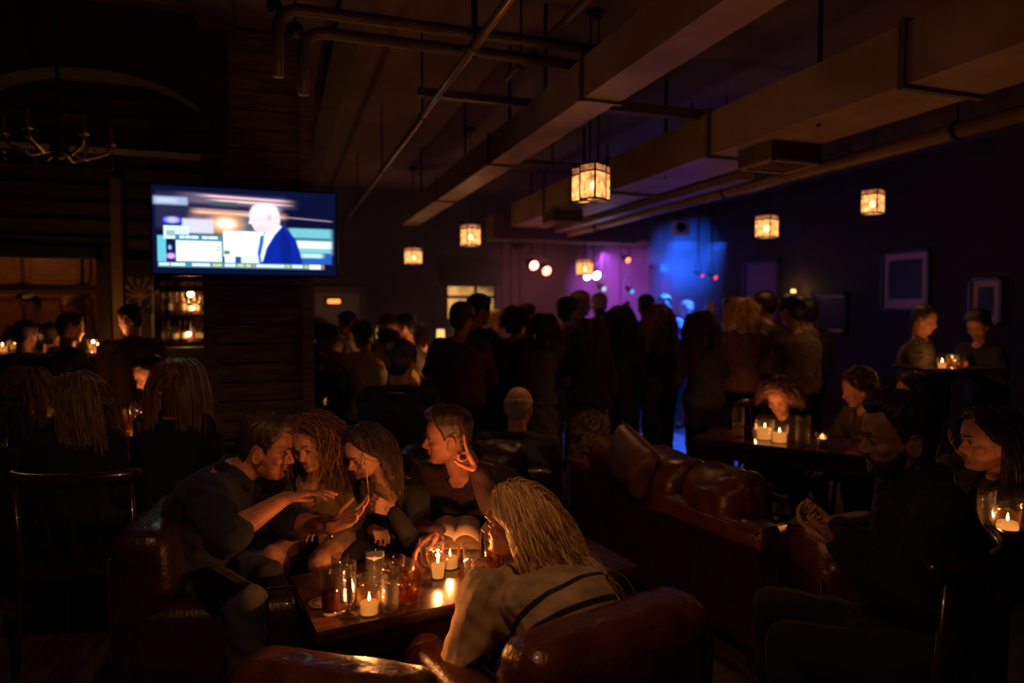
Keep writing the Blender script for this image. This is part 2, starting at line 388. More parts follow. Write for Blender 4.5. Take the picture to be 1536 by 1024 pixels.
def rig(j):
    """fills in the joints of a figure from a few given ones"""
    s, sex = j['s'], j['sex']
    cf = fwd(j['body']); pf = fwd(j.get('pelvis', j['body'])); up = (j['neck'] - j['hip']).normalized()
    r = cf.cross(V((0, 0, 1))).normalized(); u = (up * .8 + V((0, 0, 1)) * .2); u = (u - r * u.dot(r)).normalized(); f = u.cross(r)
    j['cB'] = (r, f, u); j['pB'] = (pf.cross(V((0, 0, 1))), pf, V((0, 0, 1)))
    sw = (.188 if sex == 'm' else .158) * s * j.get('sw', 1)
    L = (j['neck'] - j['hip']).length
    sh = j.get('shrug', (0, 0))
    j['sR'] = j['neck'] - u * (.058 * s) + r * sw + u * sh[1]; j['sL'] = j['neck'] - u * (.058 * s) - r * sw + u * sh[0]
    for k, sd in (('R', 1), ('L', -1)):
        a = j.get('arm' + k) or {}
        tgt = a.get('w')
        if tgt is None:
            pre = a.get('p', 'down')
            S = j['s' + k]
            if pre == 'down': tgt = S + V((0, 0, -.52 * s)) + f * .06 + r * sd * .05; a = dict(a, d=V((0, 0, -1)) + f * .25, n=-r * sd)
            elif pre == 'bent': tgt = S + V((0, 0, -.24 * s)) + f * .26 * s - r * sd * .06; a = dict(a, d=f * .9 - r * sd * .3 + V((0, 0, .2)), n=-r * sd + V((0, 0, -.2)), curl=(.9, .9, .9, .9))
            elif pre == 'lap': tgt = j['hip'] + pf * .30 * s + r * sd * .08 + V((0, 0, .10)); a = dict(a, d=f * .8 - r * sd * .4, n=V((0, 0, -1)))
            elif pre == 'table': tgt = S + f * .40 * s + V((0, 0, -.27 * s)) - r * sd * .08; a = dict(a, d=f * .8 - r * sd * .4, n=V((0, 0, -1)))
            elif pre == 'chest': tgt = S + f * .24 * s + V((0, 0, -.12 * s)) - r * sd * .12; a = dict(a, d=-r * sd * .6 + V((0, 0, .8)), n=-f * .3 - r * sd, curl=(.8, .8, .8, .8))
            elif pre == 'up': tgt = S + f * .22 * s + V((0, 0, .18 * s)) + r * sd * .03; a = dict(a, d=V((0, 0, 1)) + f * .2, n=f)
            elif pre == 'out': tgt = S + f * .34 * s + V((0, 0, -.18 * s)) + r * sd * .16; a = dict(a, d=f + r * sd * .4, n=V((0, 0, 1)))
            elif pre == 'hug': tgt = S + f * .36 * s + V((0, 0, .02 * s)) - r * sd * .14; a = dict(a, d=-r * sd + f * .3, n=-f)
        pole = a.get('pole', r * sd * .55 - f * .35 + V((0, 0, -1)))
        e, w = ik(j['s' + k], tgt, .285 * s, .250 * s, pole)
        a['e'] = e; a['w'] = w; a.setdefault('d', (w - e)); a.setdefault('n', V((0, 0, -1))); j['arm' + k] = a
    pr = pf.cross(V((0, 0, 1)))
    for k, sd in (('R', 1), ('L', -1)):
        h = j['hip'] + pr * sd * .088 * s; j['h' + k] = h
        kn = j.get('knee' + k); an = j.get('ank' + k)
        if j['pose'] == 'stand':
            an = an or V((h.x, h.y, .085 * s)) + pr * sd * .035 + pf * (.05 * sd * j.get('stride', 0)) - pf * .02
            e, w = ik(h, an, .43 * s, .42 * s, pf)
        elif kn is not None:
            e = V(kn); w = V(an) if an is not None else V((kn[0], kn[1], .09)) 
        else:
            e = h + (pf * .99 + pr * sd * .22).normalized() * .43 * s; e.z = min(max(e.z, .47 * s), h.z + .05); w = V((e.x, e.y, .09)) - pf * .04
        j['k' + k] = e; j['a' + k] = w
    return j

def torso_rows(j, grow, t0=-9, t1=9, hem=0.0):
    s = j['s']; T = TM if j['sex'] == 'm' else TF
    a, b = V(j['hip']), V(j['neck']); Lg = (b - a).length; bow = j.get('bow', .03)
    rows = []; n = 22; fat = j.get('fat', 1.0)
    ts = [t for t in np.linspace(-.15, 1.05, 15)]
    for t in ts:
        if t < t0 or t > t1: continue
        w = np.interp(t, [q[0] for q in T], [q[1] for q in T]) * s * (fat if t < .8 else 1); d = np.interp(t, [q[0] for q in T], [q[2] for q in T]) * s * (fat if t < .8 else 1)
        k = min(max(t, 0), 1)
        r = (j['pB'][0] * (1 - k) + j['cB'][0] * k).normalized()
        ax = (b - a).normalized(); ax0 = (ax * (.35 + .65 * k) + V((0, 0, 1)) * (.65 - .65 * k)).normalized()
        f = ax0.cross(r).normalized(); 
        c = a + (b - a) * t - f * (bow * math.sin(PI * k)) 
        h = grow + hem * max(0, .35 - t) 
        rows.append([c + r * ((w + h) * math.copysign(abs(math.cos(q)) ** .88, math.cos(q))) + f * ((d + h) * math.copysign(abs(math.sin(q)) ** .88, math.sin(q))) for q in [2 * PI * i / n for i in range(n)]])
    return rows

def body_shapes(pb, j, g=0.0, torso=(-9, 9), arms=0.0, legs=0.0, neck=True, hem=0.0, sleeve_g=0.0):
    """arms / legs: how far down the limb the shape goes (0 none, 1 to the elbow, 2 to the wrist)"""
    s, sex = j['s'], j['sex']; k = 1.0 if sex == 'm' else .86
    pb.grid(torso_rows(j, g, torso[0], torso[1], hem))
    r, f, u = j['cB']
    if torso[1] > .8:
        for sd, S in ((1, j['sR']), (-1, j['sL'])):
            pb.cap(j['neck'] - u * (.035 * s) + r * sd * .03, S + u * .004, (.050 * k) * s + g, (.050 * k) * s + g)
            pb.cap(j['neck'] - u * (.16 * s) + r * sd * .07 * s - f * .0, S - u * .01, (.085 * k) * s + g, (.055 * k) * s + g)
        if sex == 'f':
            for sd in (-1, 1): pb.ell(j['neck'] - u * (.205 * s) + f * (.070 * s) + r * sd * .066 * s, (.060 * s + g, .055 * s + g, .062 * s + g), (r, f, u))
    for kk in ('R', 'L'):
        if arms > 0:
            S = j['s' + kk]; A = j['arm' + kk]; E, W = A['e'], A['w']
            a1 = min(arms, 1)
            pb.cap(S, S + (E - S) * a1, .056 * s * k + g + sleeve_g, (.041 * s * k) * a1 + (1 - a1) * .05 * s + g + sleeve_g)
            if arms > 1:
                q = arms - 1; M = E + (W - E) * .35
                e1 = (E + (W - E) * min(q, .35))
                pb.cap(E, e1, .041 * s * k + g + sleeve_g, .043 * s * k + g + sleeve_g)
                if q > .35: pb.cap(M, E + (W - E) * q, .043 * s * k + g + sleeve_g, (.043 - .0175 * (q - .35) / .65) * s * k + g + sleeve_g * .7)
        if legs > 0:
            H, K, A = j['h' + kk], j['k' + kk], j['a' + kk]
            l1 = min(legs, 1)
            pb.cap(H, H + (K - H) * l1, .088 * s + g, (.088 - .030 * l1) * s + g)
            if legs > 1:
                q = legs - 1; M = K + (A - K) * .35
                pb.cap(K, M, .058 * s + g, .056 * s + g)
                pb.cap(M, K + (A - K) * max(q, .36), .056 * s + g, (.056 - .020 * (q - .35) / .65) * s + g * 1.2)

def folds(amp, seed=0.0, fr=1.0):
    def f(co, nr):
        x, y, z = co[:, 0] * fr, co[:, 1] * fr, co[:, 2] * fr
        w = np.sin(z * 38 + 9 * np.sin(x * 5 + seed) + 7 * np.sin(y * 6 + seed * 2)) + .7 * np.sin(x * 33 + y * 21 + 8 * np.sin(z * 7 + seed)) + .4 * np.sin(z * 90 + x * 60 + 5 * np.sin(y * 12))
        return co + nr * (amp * (w - .4))[:, None]
    return f

def hair_cap(c, B, s, style, off):
    """short hair or the scalp layer of long hair"""
    pb = PB(); n = 72; zs = np.concatenate([np.linspace(-.112, .10, 42), np.linspace(.105, .118, 6)])
    kd = style.get('line', 'm'); T0 = style.get('top', .018); T1 = style.get('side', .009); rough = style.get('rough', .004)
    rows = []
    for z in zs:
        row = []
        for i in range(n):
            th = -2 * PI * i / n; a = abs(math.degrees(math.atan2(math.sin(th), math.cos(th))))
            if kd == 'm': hl = np.interp(a, [0, 25, 45, 58, 72, 80, 88, 104, 118, 140, 180], [.072, .078, .082, .062, .030, -.012, .008, .024, -.03, -.072, -.088])
            elif kd == 'f': hl = np.interp(a, [0, 20, 45, 60, 75, 90, 105, 120, 180], [.084, .080, .060, .035, .0, -.02, -.045, -.09, -.105])
            elif kd == 'bald': hl = np.interp(a, [0, 60, 75, 85, 104, 118, 180], [.30, .30, .03, .0, .012, -.03, -.085])
            x, y, zz = head_pt(th, z)
            t = smooth01((z - hl) / .016)
            topk = smooth01((z - .02) / .07)
            T = T1 + (T0 - T1) * topk
            if kd == 'bald': T = T1 * (1 - smooth01((z - .035) / .03)) - .006 * smooth01((z - .04) / .02)
            if style.get('quiff'): T += style['quiff'] * math.exp(-(a / 50) ** 2) * smooth01((z - .06) / .03)
            nz = math.sin(th * 23 + z * 55 + 2 * math.sin(z * 70)) + .6 * math.sin(th * 41 - z * 90)
            if style.get('curl'): nz += 1.6 * math.sin(th * 9 + 3 * math.sin(z * 60)) * math.sin(z * 95 + 2 * math.sin(th * 5))
            off_ = (T + rough * nz * .5 * (t > .5)) * float(t) - .007 * (1 - float(t))
            d = V((x, y + .01, zz - .015)); d = d.normalized() if d.length > 1e-6 else V((0, 0, 1))
            p = V((x, y, zz)) + d * off_
            row.append(c + B[0] * (p.x * s) + B[1] * (p.y * s) + B[2] * (p.z * s))
        rows.append(row)
    pb.grid(rows)
    if style.get('n') and style.get('len', 0) >= .2 and not style.get('fine'): pb.ell(c - B[1] * (.072 * s) - B[2] * (.085 * s), (.062 * s, .034 * s, .115 * s), B)
    return pb

def strands(pb, c, B, s, style, col_pts):
    """long locks that fall from the scalp over head and shoulders"""
    N = style.get('n', 220); Lh = style.get('len', .42); wave = style.get('wave', .25); rad = style.get('rad', .0045); step = .012
    R = np.array([list(B[0]), list(B[1]), list(B[2])]); r = np.random.default_rng(style.get('seed', 3))
    th = r.uniform(0, 2 * PI, N * 6); z = r.uniform(-.02, .117, N * 6) ** 1.0
    a = np.abs(np.degrees(np.arctan2(np.sin(th), np.cos(th))))
    hl = np.interp(a, [0, 20, 45, 60, 75, 90, 105, 120, 180], [.086, .082, .062, .037, .01, -.0, -.02, -.02, -.02])
    ok = z > hl; th, z = th[ok][:N], z[ok][:N]; N = len(th)
    p = np.array([head_pt(t, zz) for t, zz in zip(th, z)])
    part = style.get('part', 0.0)
    g = R @ np.array([0, 0, -1.0]); sd = np.sign(p[:, 0] - part * .05); sd[sd == 0] = 1
    dr = np.stack([sd * (.9 - .0 * z), -.55 - 2.0 * np.maximum(p[:, 1], 0) * 0, np.full(N, -.1)], 1); dr += r.normal(0, .10, dr.shape)
    back = style.get('back')
    if back is not None: dr += np.array(back)
    dr /= np.linalg.norm(dr, axis=1)[:, None]
    ph = r.uniform(0, 6.28, N); ln = Lh * r.uniform(.78, 1.05, N); pts = [p.copy()]
    cen = np.array([0, -.006, .008]); lift = r.uniform(.006, style.get('vol', .022), N)
    cols = [((np.array(q) - np.array(c)) @ R.T / s, rr / s) for q, rr in col_pts]
    sweep = np.array(style.get('sweep', (0, 0, 0)))
    for k in range(int(Lh * 1.1 / step)):
        tt = k * step
        gg = g[None, :] + sweep[None, :] * min(1, tt / .15)
        dr = dr * .80 + gg * .20
        dr /= np.linalg.norm(dr, axis=1)[:, None]
        wv = wave * min(1, tt / .08)
        side = np.cross(dr, np.array([0.3, 1, .2])); side /= np.maximum(np.linalg.norm(side, axis=1), 1e-6)[:, None]
        q = p + (dr + side * (wv * np.cos(ph + tt * style.get('freq', 55)))[:, None]) * step
        rad3 = np.array([.078, .100, .112])[None, :] + lift[:, None]
        e = (q - cen) / rad3; L = np.linalg.norm(e, axis=1)
        m = L < 1; q[m] = cen + (q[m] - cen) / L[m][:, None]
        fz = (q[:, 1] > .012) & (np.abs(q[:, 0]) < .084) & (q[:, 2] < .070) & (q[:, 2] > -.2)
        q[fz, 0] += np.where(q[fz, 0] * 0 + sd[fz] >= 0, 1, -1) * .009; q[fz, 1] -= .013
        if style.get('tuck'):
            f2 = (q[:, 1] > .018) & (np.abs(q[:, 0]) >= .07) & (q[:, 2] < .045); q[f2, 1] -= .011
        for qc, rr in cols:
            dd = q - qc; L = np.linalg.norm(dd, axis=1); m = L < rr + .004
            q[m] = qc + dd[m] / np.maximum(L[m], 1e-6)[:, None] * (rr + .004)
        live = (ln > tt)[:, None]
        nd = q - p; nl = np.linalg.norm(nd, axis=1)[:, None]; dr = np.where(nl > 1e-6, dr * .5 + nd / np.maximum(nl, 1e-6) * .5, dr)
        q = np.where(live, q, p); p = q; pts.append(p.copy())
    pts = np.array(pts); W = pts.transpose(1, 0, 2) * s @ R + np.array(c)
    sk = 2
    for i in range(N):
        m = max(4, min(int(ln[i] / step), W.shape[1] - 1)); seq = W[i, :m:1] if style.get('fine') else W[i, :m:sk]
        if len(seq) < 3: continue
        rr = rad * r.uniform(.6, 1.2) * s
        rads = [rr * (1 - .75 * (q / (len(seq) - 1)) ** 2) for q in range(len(seq))]
        pb.tube([V(x) for x in seq], rads, n=5, caps=False, flat=.45)

def make_person(label, j, look, group=None):
    """look: skin, hair, hstyle, top, bottom ... -> a person with named parts"""
    j = rig(j); s = j['s']; sex = j['sex']; hd = j['head']; hs = s * (.985 if sex == 'm' else .96) * look.get('hs', 1.0)
    fine = look.get('fine', False); vox = look.get('vox', .0045 if fine else .0095)
    base = V((j['hip'].x, j['hip'].y, 0)) if j['pose'] == 'stand' else V((j['hip'].x, j['hip'].y, 0))
    root = thing('person', label, 'person', base, 0, group)
    HB = tilt_basis(j['hf'], j.get('roll', 0))
    sk = look['skin']
    pb = PB(); body_shapes(pb, j, 0, arms=2, legs=2)
    nb = hd - HB[1] * (.022 * hs) - HB[2] * (.055 * hs)
    pb.cap(j['neck'] - j['cB'][2] * .02, nb, (.060 if sex == 'm' else .048) * s, (.055 if sex == 'm' else .045) * s)
    build_head(pb, hd, HB, hs, sex, fine)
    for kk, sd in (('R', 1), ('L', -1)):
        A = j['arm' + kk]
        hand(pb, A['w'], A['d'], A['n'], s * (.95 if sex == 'm' else .86), sd * A.get('flip', 1), A.get('curl', (.3, .3, .35, .4)), A.get('thumb', .5), A.get('spread', .10), A.get('index'), 1.0 if fine else 1.12)
        pb.cap(A['w'] - (A['w'] - A['e']).normalized() * .03, A['w'] + V(A['d']).normalized() * .02, .026 * s * (1 if sex == 'm' else .88), .021 * s)
        K, AN = j['k' + kk], j['a' + kk]
        ff = j.get('foot' + kk) or j['pB'][1]
        pb.cap(AN, AN + ff * .10 * s - V((0, 0, .045 * s)), .038 * s, .030 * s)
    pb.remesh('body', sk, vox, 2 if fine else 1, root, base, head_field(hd, HB, hs))
    def L(x, y, z): return hd + HB[0] * (x * hs) + HB[1] * (y * hs) + HB[2] * (z * hs)
    # hair
    hst = look.get('hstyle')
    if hst:
        hp = hair_cap(hd, HB, hs, hst, base)
        if hst.get('n'):
            cols = [(j['neck'] - j['cB'][2] * .10 * s, .125 * s), (j['neck'] - j['cB'][2] * .02, .065 * s), (j['sR'], .070 * s), (j['sL'], .070 * s), (j['neck'] - j['cB'][2] * .22 * s, .14 * s)]
            for t in (.35, .65):
                cols += [(j['neck'].lerp(j['sR'], t) - V((0, 0, .015)), .068 * s), (j['neck'].lerp(j['sL'], t) - V((0, 0, .015)), .068 * s)]
            cols += [(j['sR'] * .55 + (j['neck'] - j['cB'][2] * .18) * .45, .10 * s), (j['sL'] * .55 + (j['neck'] - j['cB'][2] * .18) * .45, .10 * s)]
            strands(hp, hd, HB, hs, hst, cols)
        hp.obj('hair', look['hair'], root, off=base)
    if look.get('beard'):
        bp = PB(); rows = []; n = 48
        for z in np.linspace(-.114, -.02, 20):
            row = []
            for i in range(n):
                th = -2 * PI * i / n; a = abs(math.degrees(math.atan2(math.sin(th), math.cos(th))))
                hl = np.interp(a, [0, 12, 30, 45, 70, 84, 92, 180], [-.070, -.066, -.046, -.046, -.03, .0, -.12, -.13])
                t = float(smooth01((hl - z) / .022)) * (1 if a < 90 else 0); x, y, zz = head_pt(th, z)
                nz = math.sin(th * 40 + z * 300) * .0012
                o_ = (.0065 + nz) * t - .006 * (1 - t); dv = V((x, y, (zz + .02) * .5)).normalized(); q = V((x, y, zz)) + dv * o_
                row.append(L(*q))
            rows.append(row)
        bp.grid(rows)
        for sx in (-1, 1): bp.tube([L(sx * x, y, z) for x, y, z in ((.002, .099, -.049), (.014, .096, -.050), (.026, .086, -.058), (.031, .080, -.072))], [.0045 * hs, .005 * hs, .0045 * hs, .003 * hs], n=6)
        bp.obj('beard', look['hair'], root, off=base)
    if fine or look.get('eyes'):
        for sx in (-1, 1):
            e = PB(); e.ell(L(sx * .031, .0765, -.0025), (.0125 * hs, .0125 * hs, .0062 * hs), HB, 16, 10); ob = e.obj('eye', [MATS['eye_white']], root, off=base)
            i_ = PB(); i_.ell(L(sx * .031 + look.get('gaze', 0) * .003, .0855, -.0038), (.0066 * hs, .0045 * hs, .0046 * hs), HB, 12, 6); i_.obj('iris', MATS['eye_dark'], ob, off=base)
            bw = PB(); bw.tube([L(sx * x, y, z) for x, y, z in ((.013, .0985, .0185), (.024, .0955, .0235), (.036, .087, .0235), (.047, .074, .0185))], [.0028 * hs, .0038 * hs, .0034 * hs, .0015 * hs], n=6); bw.obj('eyebrow', look.get('brow', look.get('hair') or sk), root, off=base)
            ls = PB(); ls.tube([L(sx * x, y, z) for x, y, z in ((.019, .0870, .0005), (.026, .0905, .0035), (.034, .0895, .0032), (.043, .0805, -.0015))], .0013 * hs, n=5); ls.obj('eyelashes', MATS['eye_dark'], root, off=base)
        if look.get('lips'):
            lp = PB(); lp.ell(L(0, .0905, -.0568), (.0205 * hs, .0080 * hs, .0042 * hs), HB, 12, 6); lp.ell(L(0, .0890, -.0668), (.0170 * hs, .0085 * hs, .0050 * hs), HB, 12, 6); lp.obj('lips', look['lips'], root, off=base)
    if look.get('specs'):
        gp = PB(); n0 = 14
        for sx in (-1, 1):
            gp.tube([L(sx * .032 + .021 * math.cos(2 * PI * q / n0), .0985 - .35 * abs(sx * .032 + .021 * math.cos(2 * PI * q / n0)) ** 1.5, -.004 + .017 * math.sin(2 * PI * q / n0)) for q in range(n0 + 1)], .0020 * hs, n=6)
            gp.tube([L(sx * .053, .092, .002), L(sx * .078, .05, .0), L(sx * .083, -.01, -.002)], .0019 * hs, n=6)
        gp.tube([L(-.011, .1, 0), L(0, .107, .003), L(.011, .1, 0)], .0019 * hs, n=6); gp.obj('eyeglasses', MATS['eye_dark'], root, off=base)
    # clothes
    top = look.get('top')
    if top:
        cp = PB(); g = top.get('g', .010)
        body_shapes(cp, j, g, torso=(top.get('low', -.10), top.get('high', .985)), arms=top.get('arms', 1.97), hem=top.get('hem', .0), sleeve_g=top.get('sg', .004))
        if top.get('skirt'):      # long hem falling over the hips
            pass
        fl = folds(top.get('fold', .0028), random.random() * 9, top.get('fr', 1.0)); vn = top.get('vneck')
        if vn:
            r_, f_, u_ = [np.array(q) for q in j['cB']]; nk = np.array(j['neck'])
            def field(co, nr, fl=fl):
                co2 = fl(co, nr); l = co2 - nk; x = l @ r_; y = l @ f_; z = l @ u_
                inside = smooth01((z + vn - np.abs(x) * top.get('vk', 1.5)) / .012) * (y > -.02) * (np.abs(x) < .11) * (z < .2)
                d = (nr * 1.0); return co2 - d * (inside * (g + .012))[:, None]
        else: field = fl
        cp.remesh(top.get('name', 'shirt'), top['mat'], max(vox, .0055 if fine else .011), 2, root, base, field)
        if top.get('collar'):
            cl = PB(); r_, f_, u_ = j['cB']; rr = (.068 if sex == 'm' else .056) * s; nk = j['neck'] + u_ * .005
            rows = []
            for q in range(25):
                a = -2.75 + 5.5 * q / 24; cx, cy = math.sin(a + PI), math.cos(a + PI)
                fr_ = max(0, math.cos(a + PI)) ; dz = -.055 * s * fr_ ** 2
                o_ = nk + r_ * (cx * rr) + f_ * (cy * rr * 1.05 + .012) + u_ * (dz)
                rows.append([o_ - u_ * .015, o_ + u_ * .032 + (r_ * cx + f_ * cy) * .003, o_ + u_ * .028 + (r_ * cx + f_ * cy) * .012, o_ - u_ * .014 + (r_ * cx + f_ * cy) * .026])
            cl.grid(rows); cl.obj('collar', top['mat'], root, off=base)
        for st in top.get('stripes', []):
            pass
    bt = look.get('bottom')
    if bt:
        cp = PB()
        if bt.get('skirt'):
            L_ = bt['skirt']; pr, pf, _ = j['pB']
            body_shapes(cp, j, .012, torso=(-9, .30), arms=0, legs=0, neck=False)
            rows = []
            for q in range(9):
                t = q / 8
                if j['pose'] == 'stand':
                    cc = j['hip'] + V((0, 0, .06 - t * (L_ + .06))); w = (.175 + .05 * t) * s; d = (.13 + .06 * t) * s
                    rows.append([cc + pr * (w * math.cos(a)) + pf * (d * math.sin(a)) for a in [2 * PI * i / 20 for i in range(20)]])
            if rows: cp.grid(rows)
            else: body_shapes(cp, j, .018, torso=(-9, .1), arms=0, legs=.8, neck=False)
            cp.remesh('skirt', bt['mat'], max(vox, .011 if not fine else .006), 2, root, base, folds(.004, 2))
        else:
            body_shapes(cp, j, bt.get('g', .012), torso=(-9, .22), arms=0, legs=bt.get('legs', 1.93), neck=False)
            cp.remesh('trousers', bt['mat'], max(vox, .011 if not fine else .006), 2, root, base, folds(bt.get('fold', .003), random.random() * 5))
        for kk, sd in (('R', 1), ('L', -1)):
            AN = j['a' + kk]; ff = j.get('foot' + kk) or j['pB'][1]; fr_ = ff.cross(V((0, 0, 1)))
            sp = PB(); z0 = AN.z - .085 * s
            sp.ell(AN + ff * .065 * s - V((0, 0, .045 * s)), (.048 * s, .135 * s, .040 * s), (fr_.normalized(), ff, fr_.normalized().cross(ff)), 16, 8)
            sp.cap(AN - ff * .01 - V((0, 0, .03 * s)), AN + V((0, 0, .02)), .050 * s, .046 * s)
            sp.obj('shoe', look.get('shoe', MATS['shoe_black']), root, off=base)
    j['root'] = root; j['base'] = base; j['HB'] = HB; j['L'] = L; j['hs'] = hs
    return j
# ------------------------------------------------------------------ shared materials
mat('eye_white', (.38, .30, .26), .3); mat('eye_dark', (.02, .012, .008), .15)
mat('shoe_black', (.02, .018, .016), .4)
SKIN = mat('skin_fair', (.56, .27, .17), .48, var=.14, vscale=35, bump=.12, bscale=260)
SKIN2 = mat('skin_ruddy', (.50, .20, .12), .46, var=.16, vscale=30, bump=.16, bscale=240)
SKIN3 = mat('skin_pale', (.60, .31, .21), .5, var=.10, vscale=30, bump=.08, bscale=260)
BLACKMETAL = mat('black_metal', (.03, .028, .027), .45, .6)
BRASS = mat('brass', (.6, .38, .14), .3, 1.0)
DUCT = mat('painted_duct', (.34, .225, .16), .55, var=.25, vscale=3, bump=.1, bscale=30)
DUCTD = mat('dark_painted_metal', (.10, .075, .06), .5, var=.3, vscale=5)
LEATH = mat('brown_leather', (.085, .022, .010), .30, var=.45, vscale=9, bump=.35, bscale=70, coat=.25)
LEATH2 = mat('dark_leather', (.032, .012, .008), .36, var=.4, vscale=8, bump=.3, bscale=60, coat=.2)
WOODD = wood_mat('dark_table_wood', (.030, .010, .005), (.075, .026, .011), (1.5, 9, 9), .22, coat=.4, bump=.08)
WOODC = wood_mat('chair_wood', (.022, .009, .005), (.05, .02, .009), (2, 2, 9), .25, coat=.5)
PLANK = wood_mat('weathered_plank', (.12, .08, .055), (.30, .21, .15), (1.2, 6, 14), .75, bump=.5)
CLEAR = glassy('clear_glass', (.97, .97, .97), .09, .02, edge=.045, dcol=(1, .85, .7))
CUTG = glassy('cut_glass', (.95, .95, .95), .10, .04, bump=.4, bscale=110, edge=.05, dcol=(1, .85, .7))
AMBERG = glassy('amber_glass', (.97, .80, .58), .07, .03)
COLA = glassy('dark_drink', (.20, .05, .015), .05, .04, diff=.55, dcol=(.16, .03, .01), ior=1.33)
BEER = glassy('amber_drink', (.85, .42, .10), .04, .05, diff=.18, dcol=(.7, .3, .06), ior=1.33)
WHIS = glassy('whisky_drink', (.93, .70, .42), .05, .05, diff=.08, dcol=(.6, .32, .12), ior=1.33)
CANDG = glassy('candle_holder_glass', (.97, .95, .92), .09, .03, diff=.0006, edge=.008, dcol=(1, .5, .16))
WATER = glassy('clear_drink', (.9, .88, .85), .05, .04, diff=.04, ior=1.33)
FOAM = mat('drink_foam', (.8, .72, .58), .8)
WAX = mat('candle_wax', (.9, .62, .34), .5, sss=.6)
WAXG = emis('glowing_wax', (1.0, .33, .06), 1.0)
FLAME = emis('flame', (1.0, .55, .18), 60, clear=.6)

# ------------------------------------------------------------------ shell
CEIL = 3.5; XR = 7.4; YF = 11.0; XL = -6.0; YB = -3.0
FLOORM = wood_mat('floor_boards', (.055, .036, .028), (.13, .09, .07), (6, .7, 1), .42, bump=.15)
WALLM = mat('wall_paint_dark', (.105, .085, .085), .75, var=.2, vscale=2.2, bump=.1, bscale=20)
CEILM = mat('ceiling_paint', (.150, .100, .075), .8, var=.35, vscale=1.3, bump=.2, bscale=15)
p = PB(); p.box(((XL + XR) / 2, 4, -.05), (XR - XL + .4, 14.4, .1)); struct('floor', p, FLOORM)
p = PB(); p.box(((XL + XR) / 2, 4, CEIL + .05), (XR - XL + .4, 14.4, .1)); struct('ceiling', p, CEILM)
p = PB(); p.box((XR + .1, 4, CEIL / 2), (.2, 14, CEIL)); struct('wall_right', p, mat('wall_paint_brown', (.060, .036, .024), .8, var=.25, vscale=2.5, bump=.1, bscale=20))
p = PB(); p.box((XL - .1, 4, CEIL / 2), (.2, 14, CEIL)); struct('wall_left', p, WALLM)
p = PB(); p.box(((XL + XR) / 2, YB - .1, CEIL / 2), (XR - XL, .2, CEIL)); struct('wall_rear', p, WALLM)
def wall_with_holes(name, y, x0, x1, z0, z1, holes, th, m):
    """a wall facing the camera with rectangular openings (x0, x1, z0, z1)"""
    p = PB(); xs = sorted({x0, x1, *[h[0] for h in holes], *[h[1] for h in holes]}); zs = sorted({z0, z1, *[h[2] for h in holes], *[h[3] for h in holes]})
    for a, b in zip(xs, xs[1:]):
        for c_, d in zip(zs, zs[1:]):
            mx, mz = (a + b) / 2, (c_ + d) / 2
            if any(h[0] < mx < h[1] and h[2] < mz < h[3] for h in holes): continue
            p.box((mx, y + th / 2, mz), (b - a, th, d - c_))
    return struct(name, p, m)
# far wall with a lit window and a doorway
wa, wb = onY(668, 480, YF), onY(745, 428, YF)
da, db = onY(474, 560, YF), onY(541, 440, YF)
wall_with_holes('wall_far', YF, XL, XR, 0, CEIL, [(wa.x, wb.x, wa.z, wb.z)], .2, WALLM)
AMBW = emis('lit_curtain', (1.0, .48, .14), .60, pattern=3.0)
p = PB(); p.box(((wa.x + wb.x) / 2, YF + .17, (wa.z + wb.z) / 2), (wb.x - wa.x, .02, wb.z - wa.z)); w2 = struct('window_1', p, AMBW)
p = PB(); cx = (wa.x + wb.x) / 2
for x in (wa.x + .02, cx + .08, wb.x - .02): p.box((x, YF + .02, (wa.z + wb.z) / 2), (.045, .06, wb.z - wa.z))
for z in (wa.z, wa.z + (wb.z - wa.z) * .66, wb.z): p.box((cx, YF + .02, z), (wb.x - wa.x + .08, .06, .05))
o = p.obj('window_frame', mat('frame_dark', (.05, .04, .04), .6), smooth=False); o.parent = w2; o['kind'] = 'structure'
p = PB()
for k in range(9): p.box((cx, YF - .05, wb.z + .06 + k * .042), (wb.x - wa.x + .18, .10 - .05 * (k % 2), .036))
tag(p.obj('window_valance', mat('valance_cloth', (.07, .055, .065), .9), smooth=False), 'dark pleated valance above the lit amber window on the far wall', 'valance')
# glazed doorway on the far wall
p = PB(); p.box(((da.x + db.x) / 2, YF - .03, db.z / 2), (db.x - da.x, .05, db.z))
d1 = struct('door_1', p, mat('door_grey', (.34, .30, .27), .5, var=.15))
p = PB()
for x in (da.x - .04, db.x + .04): p.box((x, YF - .04, db.z / 2), (.10, .10, db.z + .05))
p.box(((da.x + db.x) / 2, YF - .04, db.z + .05), (db.x - da.x + .18, .10, .10)); o = p.obj('door_frame', mat('frame_grey', (.16, .13, .12), .6), d1, smooth=False); o['kind'] = 'structure'
q = onY(500, 452, YF)
t = thing('exit_lamp', 'small glowing orange lamp box on the grey door of the far wall', 'lamp', (q.x, YF - .10, q.z))
p = PB(); p.rbox((0, 0, 0), (.24, .07, .10), .03, n=3); p.obj('housing', mat('lamp_red_shell', (.3, .05, .02), .4), t)
p = PB(); p.rbox((0, -.03, 0), (.19, .03, .065), .014, n=3); p.obj('lens', emis('exit_glow', (1, .22, .05), 2.6), t)

# pilaster lit blue in the far right corner
a, b = onY(1010, 400, 10.6), onY(1046, 400, 10.6)
p = PB(); p.box(((a.x + XR) / 2, 10.8, CEIL / 2), (XR - a.x, .4, CEIL)); struct('wall_pilaster', p, mat('wall_paint_light', (.10, .10, .11), .7, var=.1, vscale=2))
